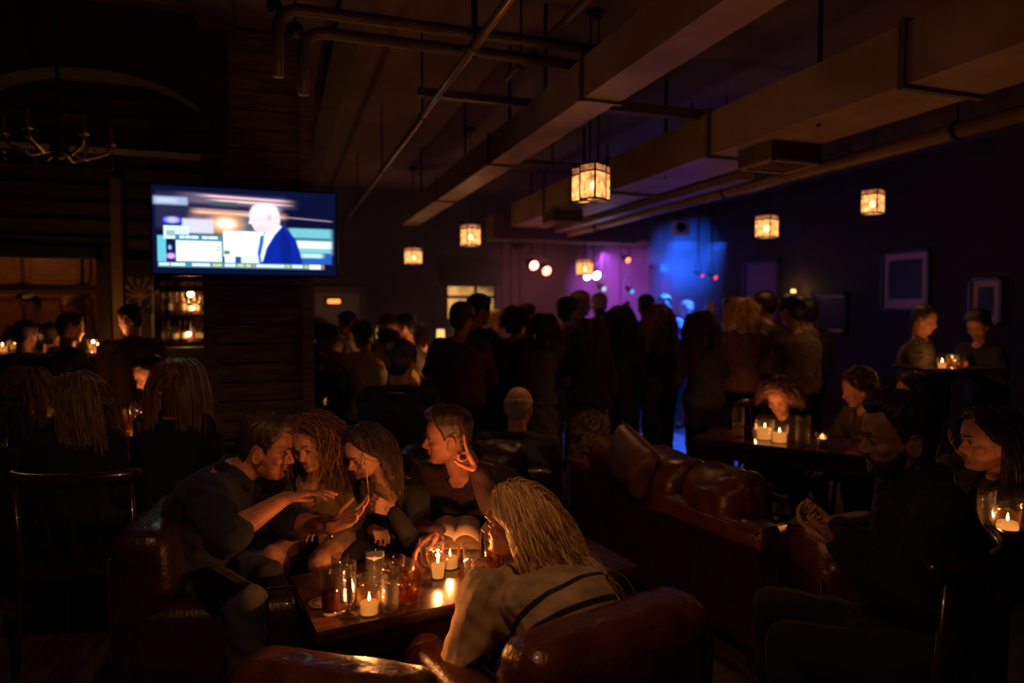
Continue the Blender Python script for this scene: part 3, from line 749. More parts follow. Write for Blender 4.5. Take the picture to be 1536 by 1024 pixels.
# doorway with pale frame left of it
a, b = onY(975, 470, YF), onY(1004, 400, YF)
p = PB(); p.box(((a.x + b.x) / 2, YF - .02, b.z / 2), (b.x - a.x, .04, b.z)); d2 = struct('door_2', p, mat('door_dark', (.05, .06, .07), .4))
p = PB()
for x in (a.x, b.x): p.box((x, YF - .03, b.z / 2), (.07, .07, b.z))
p.box(((a.x + b.x) / 2, YF - .03, b.z), (b.x - a.x + .07, .07, .07)); o = p.obj('door_frame', mat('frame_dark', (.05, .04, .04)), d2, smooth=False); o['kind'] = 'structure'
p = PB(); p.box((XR - .01, 4, .08), (.03, 14, .16)); struct('baseboard_right', p, mat('frame_dark', (.05, .04, .04)))
p = PB(); p.box(((XL + XR) / 2, YF - .01, .08), (XR - XL, .03, .16)); struct('baseboard_far', p, mat('frame_dark', (.05, .04, .04)))
# a dado and panelled strip on the far wall beside the window (purple lit boards)
p = PB()
for px in (752, 766, 780, 930): 
    q = onY(px, 440, YF); p.box((q.x, YF - .01, 1.5), (.03, .04, 3.0))
struct('trim_1', p, mat('frame_dark', (.05, .04, .04)))

# ------------------------------------------------------------------ left: window wall and the bar behind it
YP = 6.6
a, b = onY(-60, 560, YP), onY(155, 380, YP); c0, c1 = onY(228, 522, YP), onY(304, 408, YP)
XW0, XW1, ZW0, ZW1 = a.x, b.x, .95, b.z
SX0, SX1, SZ0, SZ1 = c0.x, c1.x, c0.z, c1.z
BOARD = wood_mat('siding_dark', (.045, .030, .020), (.10, .07, .045), (.8, 5, 12), .7, bump=.4)
wall_with_holes('wall_bar', YP, XL, -.35, 0, CEIL, [(XW0, XW1, ZW0, ZW1), (SX0, SX1, SZ0, SZ1)], .16, BOARD)
p = PB()
for k in range(9): p.box(((XL - .35) / 2, YP - .012, 2.20 + k * .145), (-.35 - XL, .024, .012))
struct('trim_2', p, mat('frame_dark', (.05, .04, .04)))
p = PB(); zm = onY(80, 431, YP).z
for x in (XW0, XW1): p.box((x, YP + .03, (ZW0 + ZW1) / 2), (.10, .14, ZW1 - ZW0 + .1))
p.box(((XW0 + XW1) / 2, YP + .03, ZW1), (XW1 - XW0, .14, .09)); p.box(((XW0 + XW1) / 2, YP + .03, ZW0), (XW1 - XW0, .14, .09)); p.box(((XW0 + XW1) / 2, YP + .03, zm), (XW1 - XW0, .10, .05))
w3 = struct('window_2', p, mat('window_black', (.03, .025, .022), .4))
p = PB(); p.box(((XW0 + XW1) / 2, YP + .06, (ZW0 + ZW1) / 2), (XW1 - XW0, .008, ZW1 - ZW0)); o = p.obj('window_pane', glassy('window_glass', (.92, .88, .84), .05, .03), w3, smooth=False); o['kind'] = 'structure'
# room behind: cabinet wall
YC = 9.2
p = PB(); p.box((-2.4, YC + .05, 1.5), (5.2, .1, 3.0)); struct('wall_back_room', p, mat('back_room_paint', (.20, .10, .05), .8, var=.4, vscale=3))
p = PB(); p.box((-.30, 8.0, 1.5), (.1, 2.6, 3.0)); struct('wall_back_room_side', p, WALLM)
t = thing('wall_cabinet', 'tall panelled wooden cabinet glowing orange behind the bar window', 'cabinet', (-3.0, YC - .12, 0))
CABM = wood_mat('cabinet_wood', (.22, .09, .03), (.36, .16, .06), (3, 3, 9), .4)
p = PB(); p.box((0, .05, 1.35), (2.9, .14, 2.5)); p.obj('carcass', mat('cab_dark', (.10, .045, .02), .5), t, smooth=False)
for k in range(5):
    x = -1.16 + k * .58
    for z, h in ((2.18, .62), (1.45, .66), (.6, .8)):
        p = PB()
        for sx in (-1, 1): p.box((x + sx * .245, -.04, z), (.05, .04, h))
        for sz in (-1, 1): p.box((x, -.04, z + sz * (h / 2 - .025)), (.54, .04, .05))
        p.box((x, -.025, z), (.46, .02, h - .08))
        p.obj('door', CABM, t, smooth=False)
q = V((-2.75, 8.35, 2.45))
t = thing('back_room_fill_lamp', 'orange globe lamp added out of sight to light the cabinets of the room behind the bar window', 'lamp', q)  # added above the window opening, unseen, to brighten the back room
p = PB(); p.ell((0, 0, 0), (.10, .10, .10)); p.obj('globe', emis('globe_glow', (1, .45, .13), 6), t)
p = PB(); p.cap((0, 0, .1), (0, 0, 1.0), .008); p.obj('cord', BLACKMETAL, t)
light('back_room_fill_light', q - V((0, .14, 0)), 13, (1, .42, .12), size=.1)
# pier and sign between window and shelves
q0, q1 = onY(174, 430, YP), onY(189, 430, YP)
p = PB(); p.box(((q0.x + q1.x) / 2, YP - .07, 1.35), (q1.x - q0.x, .12, 2.7)); struct('trim_3', p, mat('pier_khaki', (.20, .145, .075), .7, var=.2))
q0, q1 = onY(190, 470, YP - .06), onY(227, 390, YP - .06)
t = thing('chalk_sign', 'tall black sign with a cream flower drawing beside the bottle shelves', 'sign', ((q0.x + q1.x) / 2, YP - .05, q0.z))
w_, h_ = q1.x - q0.x, q1.z - q0.z
p = PB(); p.box((0, 0, h_ / 2), (w_, .03, h_)); p.obj('board', mat('chalkboard', (.02, .02, .018), .8), t, smooth=False)
p = PB()
for k in range(7):
    a_ = math.radians(-75 + 25 * k); L_ = .11 if k % 2 else .14
    pts = [V((math.sin(a_) * L_ * u * (1 + .1 * math.sin(u * 9)), -.02, h_ * .30 + math.cos(a_) * L_ * u * 1.25)) for u in (0, .3, .6, .85, 1.0)]
    p.tube(pts, .008, 6); p.ell(pts[-1], (.022, .006, .022))
p.tube([(0, -.02, .03), (.01, -.02, .12), (0, -.02, h_ * .32)], .008, 6)
for sx in (-1, 1): p.tube([(0, -.02, .1), (sx * .05, -.02, .15), (sx * .10, -.02, .10), (sx * .06, -.02, .05)], .007, 6)
p.obj('flower_drawing', mat('chalk_cream', (.26, .20, .11), .9), t)

# bottle shelves seen through the second opening
SHY = YP + .34
t = thing('bar_shelving', 'back-bar shelving with mirrored panel, stocked with bottles under the television', 'shelving', ((SX0 + SX1) / 2, SHY, 0))
SW = SX1 - SX0
p = PB(); p.box((0, .18, (SZ0 + SZ1) / 2), (SW + .3, .03, SZ1 - SZ0 + .4)); p.obj('back_panel', mat('bar_back_panel', (.38, .17, .08), .5, var=.5, vscale=5), t, smooth=False)
sz = [onY(265, 512, SHY).z, onY(265, 471, SHY).z, onY(265, 433, SHY).z]
for z in sz:
    p = PB(); p.box((0, .03, z - .015), (SW + .3, .30, .03)); p.obj('shelf', WOODC, t, smooth=False)
for sx in (-1, 1):
    p = PB(); p.box((sx * (SW / 2 + .13), .03, (SZ0 + SZ1) / 2), (.04, .30, SZ1 - SZ0 + .3)); p.obj('side_panel', WOODC, t, smooth=False)
BOT = [glassy('bottle_green', (.35, .45, .2), .08, .05, diff=.3, dcol=(.2, .25, .08)), glassy('bottle_amber', (.8, .45, .15), .08, .05, diff=.4, dcol=(.6, .28, .06)), glassy('bottle_clear', (.9, .85, .8), .1, .05, diff=.3, dcol=(.8, .6, .4)), mat('bottle_dark', (.03, .02, .015), .2)]
LABM = mat('bottle_label', (.55, .45, .30), .8); LABR = mat('bottle_label_red', (.5, .06, .03), .7)
def bottle(loc, mi, h, label, fat=1.0, lab=LABM):
    t = thing('bottle', label, 'bottle', loc, 0, 'bottles on the back-bar shelves')
    r = .036 * fat; p = PB(); p.lathe([(r * .9, 0), (r, .01), (r, h * .55), (r * .9, h * .62), (.013, h * .74), (.012, h * .96), (.014, h)], n=16); p.obj('glass', BOT[mi], t)
    p = PB(); p.lathe([(r + .001, h * .18), (r + .001, h * .46)], n=16, caps=False); p.obj('label', lab, t)
    p = PB(); p.lathe([(.014, h * .93), (.014, h * 1.02), (.004, h * 1.03)], n=12); p.obj('cap', BLACKMETAL, t)
kinds = ['green', 'amber', 'clear', 'black']
rnd = random.Random(5)
pos_words = ['lowest', 'middle', 'top']
for si, z in enumerate(sz):
    n = [8, 7, 6][si]
    for k in range(n):
        x = (SX0 + SX1) / 2 - SW / 2 + .02 + (SW - .04) * (k + .5) / n
        mi = [1, 2, 0, 1, 3, 2, 1, 0][(k + si * 3) % 8]; red = (k == 5 and si == 0) or (k == 2 and si == 2)
        h = rnd.uniform(.16, .21) if si < 2 else .13
        ord_ = ['first', 'second', 'third', 'fourth', 'fifth', 'sixth', 'seventh', 'eighth'][k]
        bottle((x, SHY - .04 + rnd.uniform(-.02, .02), z), mi, h, f'{kinds[mi]} bottle with {"red" if red else "pale"} label, {ord_} from the left on the {pos_words[si]} bar shelf', rnd.uniform(.85, 1.15), LABR if red else LABM)
def bulb(name, label, loc, r, power, glow, col=(1, .62, .28), pool=.03):
    t = thing(name, label, 'lamp', loc)
    p = PB(); p.ell((0, 0, 0), (r, r, r)); p.obj('bulb', emis('bulb_glow_%d' % int(glow), col, glow), t)
    p = PB(); p.lathe([(r * .5, r * .8), (r * .55, r * 1.3), (r * .4, r * 1.9)], n=12); p.obj('socket', BLACKMETAL, t)
    light(name + '_light', V(loc) - V((0, .03, 0)), power, (1, .50, .18), size=pool)
    return t
q = onY(286, 441, SHY - .05); bulb('shelf_lamp', 'small bright shelf lamp over the top row of bottles', q, .028, 1.6, 9)
q = onY(289, 462, SHY - .05); bulb('shelf_lamp', 'small pale shelf lamp between the top and middle rows of bottles', q, .018, .5, 8)
q = onY(283, 501, SHY - .09); bulb('shelf_lamp', 'small warm shelf lamp in front of the lowest row of bottles', q, .022, .8, 8)

# arched transom left of the column
YA = 4.9
q = onY(322, 205, YA); zt = onY(170, 106, YA).z; zs0 = q.z; xr_ = q.x; ra = .70; xc_ = xr_ - ra
p = PB(); xs = [XL] + [xc_ - ra * math.cos(PI * k / 32) for k in range(33)] + [-.30]
zb = zs0 - .12
for i in range(len(xs) - 1):
    x0, x1 = xs[i], xs[i + 1]
    def az(x): return zs0 + (zt - zs0) * math.sqrt(max(0, 1 - ((x - xc_) / ra) ** 2))
    if 1 <= i <= 32:
        z0, z1 = az(x0), az(x1)
        vs = [(x0, YA, z0), (x1, YA, z1), (x1, YA, CEIL), (x0, YA, CEIL), (x0, YA + .2, z0), (x1, YA + .2, z1), (x1, YA + .2, CEIL), (x0, YA + .2, CEIL)]
        p.add(vs, [(0, 1, 2, 3), (5, 4, 7, 6), (4, 5, 1, 0), (3, 2, 6, 7), (1, 5, 6, 2), (4, 0, 3, 7)])
        p.box(((x0 + x1) / 2, YA + .1, zs0 - .06), (x1 - x0, .2, .12))
    else:
        p.box(((x0 + x1) / 2, YA + .1, (zb + CEIL) / 2), (x1 - x0, .2, CEIL - zb))
struct('wall_arch', p, mat('arch_paint', (.05, .038, .032), .8, var=.3, vscale=4))

# panelled column that carries the television
ca, cb = onY(305, 430, 5.0), onY(470, 430, 5.0)
p = PB(); CXm, CW = (ca.x + cb.x) / 2, cb.x - ca.x
p.box((CXm, 5.38, CEIL / 2), (CW - .02, .66, CEIL)); col_o = struct('wall_column', p, mat('column_core', (.02, .015, .012), .9))
p = PB(); rr = random.Random(3)
z = .05
while z < CEIL - .05:
    h = .132; p.box((CXm + rr.uniform(-.002, .002), 5.03 + rr.uniform(-.004, .004), z + h / 2), (CW - .10, .04, h - .009)); z += h
o = p.obj('plank_cladding', PLANK, col_o, smooth=False); o['kind'] = 'structure'
p = PB()
for x in (ca.x + .04, cb.x - .04): p.box((x, 5.01, CEIL / 2), (.08, .06, CEIL))
p.box((CXm, 5.0, 1.80), (CW, .07, .05)); p.box((CXm, 5.0, .75), (CW, .08, .04)); o = p.obj('corner_boards', PLANK, col_o, smooth=False); o['kind'] = 'structure'

# ------------------------------------------------------------------ television
def paint_screen():
    W, H = 360, 176
    img = np.zeros((H, W, 3)); X, Y = np.meshgrid((np.arange(W) + .5) / W * 1536, (np.arange(H) + .5) / H * 821)
    def s2(c): return np.array([((v / 255 + .055) / 1.055) ** 2.4 if v / 255 > .04045 else v / 255 / 12.92 for v in c])
    img[:] = s2((9, 13, 46))
    def rect(x0, y0, x1, y1, c, bx=8, by=8, al=1.0, sk=0.0):
        yy = Y - sk * (X - x0)
        m = smooth01((X - x0) / bx + .5) * smooth01((x1 - X) / bx + .5) * smooth01((yy - y0) / by + .5) * smooth01((y1 - yy) / by + .5) * al
        img[:] = img * (1 - m[..., None]) + s2(c) * m[..., None]
    def blob(cx, cy, rx, ry, c, soft=.3, al=1.0):
        d = np.sqrt(((X - cx) / rx) ** 2 + ((Y - cy) / ry) ** 2); m = (1 - smooth01((d - 1 + soft) / (2 * soft))) * al
        img[:] = img * (1 - m[..., None]) + s2(c) * m[..., None]
    def poly(pts, c, blur=9, al=1.0):
        ins = np.zeros(X.shape, bool); n = len(pts); dist = np.full(X.shape, 1e9)
        for i in range(n):
            x0, y0 = pts[i]; x1, y1 = pts[(i + 1) % n]
            cr = ((y0 > Y) != (y1 > Y)) & (X < (x1 - x0) * (Y - y0) / ((y1 - y0) if y1 != y0 else 1e-6) + x0); ins ^= cr
            t_ = np.clip(((X - x0) * (x1 - x0) + (Y - y0) * (y1 - y0)) / max((x1 - x0) ** 2 + (y1 - y0) ** 2, 1e-6), 0, 1)
            dist = np.minimum(dist, np.hypot(X - x0 - t_ * (x1 - x0), Y - y0 - t_ * (y1 - y0)))
        sd = np.where(ins, dist, -dist); m = smooth01(sd / (2 * blur) + .5) * al
        img[:] = img * (1 - m[..., None]) + s2(c) * m[..., None]
    rect(30, 60, 1110, 400, (36, 36, 68), 30, 60)
    rect(1100, 60, 1540, 360, (8, 13, 46), 20, 10)
    rect(260, 55, 1105, 150, (120, 100, 130), 260, 30, .7, .03); rect(420, 68, 1100, 92, (235, 190, 195), 200, 12, .9, .03); rect(500, 108, 1100, 130, (250, 205, 195), 200, 12, .9, .03)
    rect(330, 200, 1080, 260, (205, 150, 130), 120, 24, .8, .03); rect(340, 225, 1080, 245, (245, 200, 175), 120, 10, .8, .03)
    rect(470, 130, 690, 175, (60, 80, 90), 60, 30, .8); rect(1090, 248, 1500, 262, (150, 130, 150), 60, 8, .8, .06)
    rect(16, 105, 285, 178, (150, 170, 205), 30, 34); rect(40, 118, 200, 160, (190, 200, 230), 60, 30, .8)
    rect(300, 260, 780, 430, (150, 120, 115), 90, 60, .6)
    rect(690, 280, 900, 420, (70, 100, 120), 50, 40, .8)
    blob(590, 345, 130, 88, (240, 165, 110), .55); blob(592, 340, 78, 50, (255, 250, 225), .55)
    rect(235, 305, 490, 440, (205, 205, 225), 30, 34); rect(85, 290, 235, 360, (20, 30, 200), 12, 12); blob(160, 322, 50, 26, (190, 190, 255), .7)
    rect(1120, 360, 1500, 480, (110, 185, 200), 60, 24); rect(1180, 480, 1500, 560, (225, 240, 238), 50, 26); rect(1180, 560, 1500, 620, (120, 195, 205), 50, 20); rect(1150, 600, 1500, 720, (40, 85, 175), 30, 24); rect(1220, 606, 1420, 650, (180, 225, 220), 60, 24); rect(1120, 450, 1500, 478, (40, 90, 120), 60, 14, .8)
    rect(40, 470, 110, 715, (95, 190, 210), 14, 20); rect(90, 375, 290, 500, (205, 235, 230), 14, 12); rect(110, 420, 180, 470, (90, 120, 125), 14, 12, .6); rect(108, 500, 185, 715, (18, 18, 66), 8, 8); blob(137, 580, 13, 20, (150, 180, 255), .6); blob(145, 660, 34, 24, (225, 160, 250), .6)
    rect(180, 455, 560, 715, (60, 130, 160), 8, 10); rect(186, 512, 552, 706, (232, 246, 244), 8, 8)
    for k, (x0, x1) in enumerate([(215, 255), (262, 300), (306, 364), (395, 440), (446, 520)]): rect(x0, 466, x1, 492, (225, 245, 248), 14, 12, .95)
    for k in range(7): rect(215, 535 + k * 22, 215 + [240, 190, 250, 170, 220, 120, 90][k], 541 + k * 22, (190, 220, 220), 40, 6, .5)
    for y in (560, 590, 680): rect(512, y, 540, y + 10, (60, 80, 90), 6, 6, .8)
    rect(565, 405, 905, 655, (228, 240, 236), 10, 10); rect(575, 655, 665, 715, (225, 240, 245), 10, 10); rect(700, 640, 870, 715, (215, 232, 235), 24, 20); rect(665, 655, 712, 715, (40, 70, 150), 14, 10); rect(572, 598, 618, 632, (90, 120, 125), 8, 8)
    for k in range(5): rect(630, 455 + k * 26, 760, 461 + k * 26, (200, 220, 215), 30, 6, .6)
    # presenter: jacket, shirt, tie, head
    poly([(1052, 318), (1110, 370), (1180, 470), (1215, 590), (1240, 715), (890, 715), (905, 620), (960, 500), (1010, 400)], (10, 36, 150), 8)
    poly([(1060, 360), (1130, 470), (1150, 715), (1060, 715), (1040, 520)], (8, 26, 120), 16, .8)
    poly([(1042, 330), (1062, 350), (1000, 430), (930, 560), (895, 690), (868, 715), (872, 620), (900, 500), (905, 430), (960, 395)], (222, 238, 240), 7)
    poly([(878, 445), (908, 440), (900, 520), (876, 640), (884, 715), (866, 715), (850, 610), (868, 520)], (14, 96, 205), 6)
    poly([(790, 215), (815, 160), (880, 128), (960, 128), (1018, 160), (1042, 225), (1048, 300), (1036, 335), (985, 385), (930, 420), (880, 410), (832, 395), (812, 355), (806, 338), (778, 328), (790, 285), (784, 250)], (236, 216, 224), 8)
    blob(930, 190, 95, 55, (250, 240, 245), .7, .7); blob(955, 262, 20, 34, (225, 180, 190), .6, .8); poly([(1000, 150), (1042, 230), (1045, 320), (1010, 330), (1000, 240)], (205, 210, 225), 14, .6)
    poly([(834, 390), (885, 412), (960, 370), (900, 350), (840, 350)], (222, 190, 200), 14, .5)
    rect(40, 715, 1440, 765, (70, 130, 150), 10, 8)
    for x0, x1, c in [(50, 130, (215, 235, 240)), (140, 255, (225, 242, 248)), (310, 455, (230, 245, 248)), (475, 552, (200, 210, 130)), (575, 665, (220, 240, 245)), (680, 735, (205, 215, 140)), (748, 795, (215, 215, 120)), (810, 825, (240, 140, 80)), (838, 1080, (225, 242, 245)), (1090, 1130, (185, 205, 120)), (1145, 1240, (225, 242, 245)), (1255, 1290, (190, 200, 120))]:
        rect(x0, 724, x1, 752, c, 14, 12, .9)
    rect(1298, 718, 1400, 762, (235, 242, 240), 8, 8); rect(1400, 726, 1430, 752, (150, 110, 50), 16, 10); rect(1432, 712, 1540, 770, (10, 14, 40), 10, 8)
    return img
img = paint_screen()
H_, W_ = img.shape[:2]
tl, tr = onY(226, 276, 4.84), onY(503, 282, 4.84); bl = onY(229, 409, 4.84)
TX0, TX1, TZ1, TZ0 = tl.x, tr.x, tl.z, bl.z
t = thing('television', 'large flat television showing a news presenter, mounted on the plank column', 'television', ((TX0 + TX1) / 2, 4.86, TZ0))
tw, thh = TX1 - TX0, TZ1 - TZ0
p = PB(); p.rbox((0, .025, thh / 2), (tw + .03, .05, thh + .03), .008, n=2); p.obj('casing', mat('tv_black', (.012, .012, .014), .3), t)
me = bpy.data.meshes.new('screen'); vs = [(-tw / 2 + tw * i / W_, -.006, thh - thh * j / H_) for j in range(H_ + 1) for i in range(W_ + 1)]
fs = [(j * (W_ + 1) + i, (j + 1) * (W_ + 1) + i, (j + 1) * (W_ + 1) + i + 1, j * (W_ + 1) + i + 1) for j in range(H_) for i in range(W_)]
me.from_pydata(vs, [], fs); at_ = me.color_attributes.new('picture', 'FLOAT_COLOR', 'POINT')
jj, ii = np.meshgrid(np.arange(H_ + 1), np.arange(W_ + 1), indexing='ij'); cc = img[np.minimum(jj, H_ - 1), np.minimum(ii, W_ - 1)]
at_.data.foreach_set('color', np.concatenate([cc, np.ones(cc.shape[:2] + (1,))], -1).astype(np.float32).ravel())
m = bpy.data.materials.new('screen_picture'); m.use_nodes = True; nt = m.node_tree; nt.nodes.clear()
o_ = nt.nodes.new('ShaderNodeOutputMaterial'); e_ = nt.nodes.new('ShaderNodeEmission'); a_ = nt.nodes.new('ShaderNodeVertexColor'); a_.layer_name = 'picture'
e_.inputs[1].default_value = 1.35; nt.links.new(a_.outputs[0], e_.inputs[0]); nt.links.new(e_.outputs[0], o_.inputs[0]); me.materials.append(m)
o = bpy.data.objects.new('screen', me); COL.objects.link(o); o.parent = t
p = PB(); p.box((0, .10, thh * .5), (.4, .10, .3)); p.obj('wall_bracket', BLACKMETAL, t, smooth=False)

# ------------------------------------------------------------------ ceiling services
def run_x(px, py, z): return G(px, py, z).x
xA, xB = 1.58, 1.80
t = thing('cable_duct', 'long narrow lit rectangular duct crossing the ceiling above the dance floor', 'duct', ((xA + xB) / 2, 0, 2.75))
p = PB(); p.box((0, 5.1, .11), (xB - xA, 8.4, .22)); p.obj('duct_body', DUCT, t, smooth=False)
for y in (2.0, 3.45, 5.2, 7.1):
    p = PB(); p.box((0, y, .11), (xB - xA + .03, .03, .25)); p.obj('flange', DUCTD, t, smooth=False)
for y in (4.05, 4.75, 6.0, 8.0):
    p = PB(); p.box((-.09, y, .48), (.015, .03, .55)); p.obj('hanger_strap', BLACKMETAL, t, smooth=False)
xC, xD = 2.91, 3.42
t = thing('ventilation_duct', 'wide brown ventilation duct with a grille box below, right of the big pendant', 'duct', ((xC + xD) / 2, 0, 2.70))
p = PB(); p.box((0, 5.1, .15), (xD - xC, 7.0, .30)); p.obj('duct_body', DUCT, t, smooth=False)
for y in (2.6, 4.2, 5.8, 7.4):
    p = PB(); p.box((0, y, .15), (xD - xC + .04, .035, .34)); p.obj('flange', DUCTD, t, smooth=False)
for y in (3.3, 5.0, 6.6):
    p = PB(); p.cap((-.12, y, 0), (-.12, y, .8), .014); p.obj('hanger_rod', BLACKMETAL, t)
for px, py, d, k in ((1125, 243, 4.62, 1.0), (845, 331, 7.7, .9)):
    q = C((px - 768) / FPX * d, d, 2.62); q.x = (xC + xD) / 2 + (.06 if k == 1 else -.15)
    p = PB(); p.box((q.x - (xC + xD) / 2, q.y, -.06), (.40 * k, .34 * k, .12)); bx = p.obj('grille_box', DUCTD, t, smooth=False)
    p = PB()
    for sx in (-1, 1): p.box((q.x - (xC + xD) / 2 + sx * .19 * k, q.y, -.125), (.03, .36 * k, .016)); p.box((q.x - (xC + xD) / 2, q.y + sx * .165 * k, -.125), (.40 * k, .03, .016))
    for s_ in range(5): p.box((q.x - (xC + xD) / 2, q.y - .12 * k + .06 * k * s_, -.122), (.36 * k, .008, .012))
    p.obj('grille', DUCT, bx, smooth=False)
# second flat tray beside the wide duct
t = thing('cable_tray', 'flat lit tray running beside the wide duct toward the stage', 'cable tray', (3.62, 0, 2.66))
p = PB(); p.box((0, 7.2, .03), (.14, 5.0, .06)); p.obj('tray', DUCT, t, smooth=False)
for y in (5.5, 7.2, 9.2):
    p = PB(); p.cap((0, y, .05), (0, y, .85), .01); p.obj('hanger_rod', BLACKMETAL, t)
# soffit across the far end
a, b = onY(741, 355, 8.7), onY(975, 366, 8.7)
p = PB(); p.box(((a.x + b.x) / 2, 8.9, b.z + .16), (b.x - a.x, .42, .32)); struct('beam_soffit', p, mat('soffit', (.16, .10, .075), .7))
def pipe(name, label, pts, r, hang=(), m=None):
    t = thing(name, label, 'pipe', pts[0]); o0 = V(pts[0]); P_ = [V(q) - o0 for q in pts]
    # round the bends
    out = [P_[0]]
    for i in range(1, len(P_) - 1):
        a, b, c_ = P_[i - 1], P_[i], P_[i + 1]; k = min(.12, (a - b).length * .4, (c_ - b).length * .4); u, w = (a - b).normalized() * k, (c_ - b).normalized() * k
        for q in range(7):
            s_ = q / 6; out.append((b + u) * (1 - s_) ** 2 + b * (2 * s_ * (1 - s_)) + (b + w) * s_ ** 2)
    out.append(P_[-1])
    p = PB(); p.tube(out, r, 12); p.obj('pipe_run', m or DUCTD, t)
    for h in hang:
        q = V(h) - o0; p = PB(); p.cap(q, V((q.x, q.y, CEIL - o0.z)), .007, n=6); p.lathe([(r * 1.35, -.012), (r * 1.35, .012)], q, 12, (V((1, 0, 0)), V((0, 0, 1)), V((0, 1, 0)))); p.obj('pipe_hanger', BLACKMETAL, t)
    return t
STEEL = mat('worn_conduit', (.30, .22, .17), .38, .6, var=.2, vscale=6)
pipe('sprinkler_pipe', 'thin straight pipe running from over the camera toward the far wall', [(.93, 1.3, 2.9), (.93, 10.9, 2.9)], .021, [(.93, 3.3, 2.9), (.93, 4.6, 2.9), (.93, 6.5, 2.9), (.93, 8.6, 2.9)], STEEL)
pipe('conduit', 'short conduit with brass coupling near the middle of the ceiling', [(1.46, 1.6, 3.1), (1.42, 4.25, 3.1)], .024, [(1.44, 2.4, 3.1), (1.42, 4.0, 3.1)], DUCTD)
x0_ = G(432, 20, 3.05).x; x1_ = G(860, 60, 3.05).x
pipe('conduit', 'front one of the two dark conduits crossing above the television, bending down at its end', [(x0_ - .05, 3.52, 2.72), (x0_ - .05, 3.52, 3.05), (x1_ + .4, 3.52, 3.05)], .028, [(.0, 3.52, 3.05), (1.0, 3.52, 3.05)], DUCTD)
pipe('conduit', 'rear one of the two dark conduits crossing above the television, bending down at its end', [(G(452, 70, 3.05).x, 3.77, 2.72), (G(452, 70, 3.05).x, 3.77, 3.05), (x1_ + .25, 3.77, 3.05)], .030, [(.1, 3.77, 3.05), (1.05, 3.77, 3.05)], DUCTD)
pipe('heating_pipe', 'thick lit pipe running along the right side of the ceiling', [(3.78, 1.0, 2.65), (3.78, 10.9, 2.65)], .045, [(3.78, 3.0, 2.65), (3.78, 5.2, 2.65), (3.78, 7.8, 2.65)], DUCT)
pipe('heating_pipe', 'thinner dark pipe just beside the thick one on the right of the ceiling', [(3.98, 1.0, 2.68), (3.98, 10.9, 2.68)], .028, [(3.98, 4.0, 2.68), (3.98, 6.8, 2.68)], DUCTD)
pipe('sprinkler_pipe', 'thin cross pipe under the ceiling behind the big pendant', [(1.85, 5.9, 2.95), (3.0, 5.9, 2.95)], .018, [(2.4, 5.9, 2.95)], DUCTD)
p = PB(); p.box((2.9, 4.35, 3.02), (2.4, .07, .07)); struct('beam_cross_1', p, DUCTD)
p = PB(); p.box((1.3, 4.35, 2.98), (.9, .05, .05)); struct('beam_cross_2', p, DUCTD)
for k, (x, w, h) in enumerate([(-.35, .22, .10), (.45, .16, .12), (2.35, .12, .10), (4.6, .22, .2), (5.9, .22, .2)]):
    p = PB(); p.box((x, 5.5 if x > 0 else 3.2, CEIL - h / 2), (w, 10.6 if x > 0 else 3.4, h)); struct('beam_ceiling_%d' % (k + 1), p, mat('joist', (.08, .05, .035), .8, var=.3))

# ------------------------------------------------------------------ pendants
DOME_FILL = 30
SHADE = emis('lit_glass_shade', (1.0, .36, .10), 2.0, pattern=26, clear=.35)
SHADE2 = emis('lit_glass_shade_top', (1.0, .34, .12), .5, pattern=18, clear=.25)
BULB = emis('bulb_glow', (1.0, .60, .26), 22)
def pendant(px, py, d, w, h, label, power, rot=.6, cluster=False, rods=1):
    q = P(px, py, d); t = thing('pendant_lamp', label, 'pendant lamp', q, rot, 'pendant lamps')
    if cluster: cubes = [(-.07, -.04, .0), (.075, .02, .012), (.0, .10, .0)]; w_ = w * .56
    else: cubes = [(0, 0, 0)]; w_ = w
    for (cx, cy, cz) in cubes:
        cx *= w / .26; cy *= w / .26
        for ax, ay in ((1, 0), (-1, 0), (0, 1), (0, -1)):
            p = PB(); n = 6; c_ = V((cx + ax * w_ / 2, cy + ay * w_ / 2, cz - h * .09)); B = (V((0, 1, 0)), V((1, 0, 0)), V((0, 0, 1))) if ax else (V((1, 0, 0)), V((0, 1, 0)), V((0, 0, 1)))
            p.box(c_, (w_ * .93, .008, h * .74), B); p.obj('glass_panel', SHADE, t, smooth=False)
            p = PB(); c_ = V((cx + ax * w_ / 2, cy + ay * w_ / 2, cz + h * .385)); p.box(c_, (w_ * .93, .008, h * .18), B); p.obj('glass_panel', SHADE2, t, smooth=False)
        p = PB()
        for ax in (-1, 1):
            for ay in (-1, 1): p.box((cx + ax * w_ / 2, cy + ay * w_ / 2, cz), (.010, .010, h * 1.02))
        for zz in (-.47, .285, .49):
            for k in (-1, 1): p.box((cx, cy + k * w_ / 2, cz + h * zz), (w_, .010, .010)); p.box((cx + k * w_ / 2, cy, cz + h * zz), (.010, w_, .010))
        p.box((cx, cy, cz + h * .5), (w_ * .9, w_ * .9, .008)); p.obj('metal_frame', BLACKMETAL, t, smooth=False)
        p = PB(); p.ell((cx, cy, cz - h * .08), (w_ * .17, w_ * .17, w_ * .20)); p.obj('bulb', BULB, t)
    for k in range(rods):
        x = (k - (rods - 1) / 2) * .09; p = PB(); p.cap((x, 0, h * .5), (x, 0, CEIL - q.z), .006, n=8); p.obj('hanging_rod', BLACKMETAL, t)
    p = PB(); p.lathe([(.05, CEIL - q.z - .03), (.06, CEIL - q.z)], n=16); p.obj('ceiling_rose', BLACKMETAL, t)
    light('pendant_light', q - V((0, 0, .02)), power * 2.6, (1, .43, .17), size=.05)
    return t
pendant(891, 276, 4.4, .205, .225, 'largest pendant, a cluster of three glowing glass cubes on two rods', 13.0, .5, True, 2)
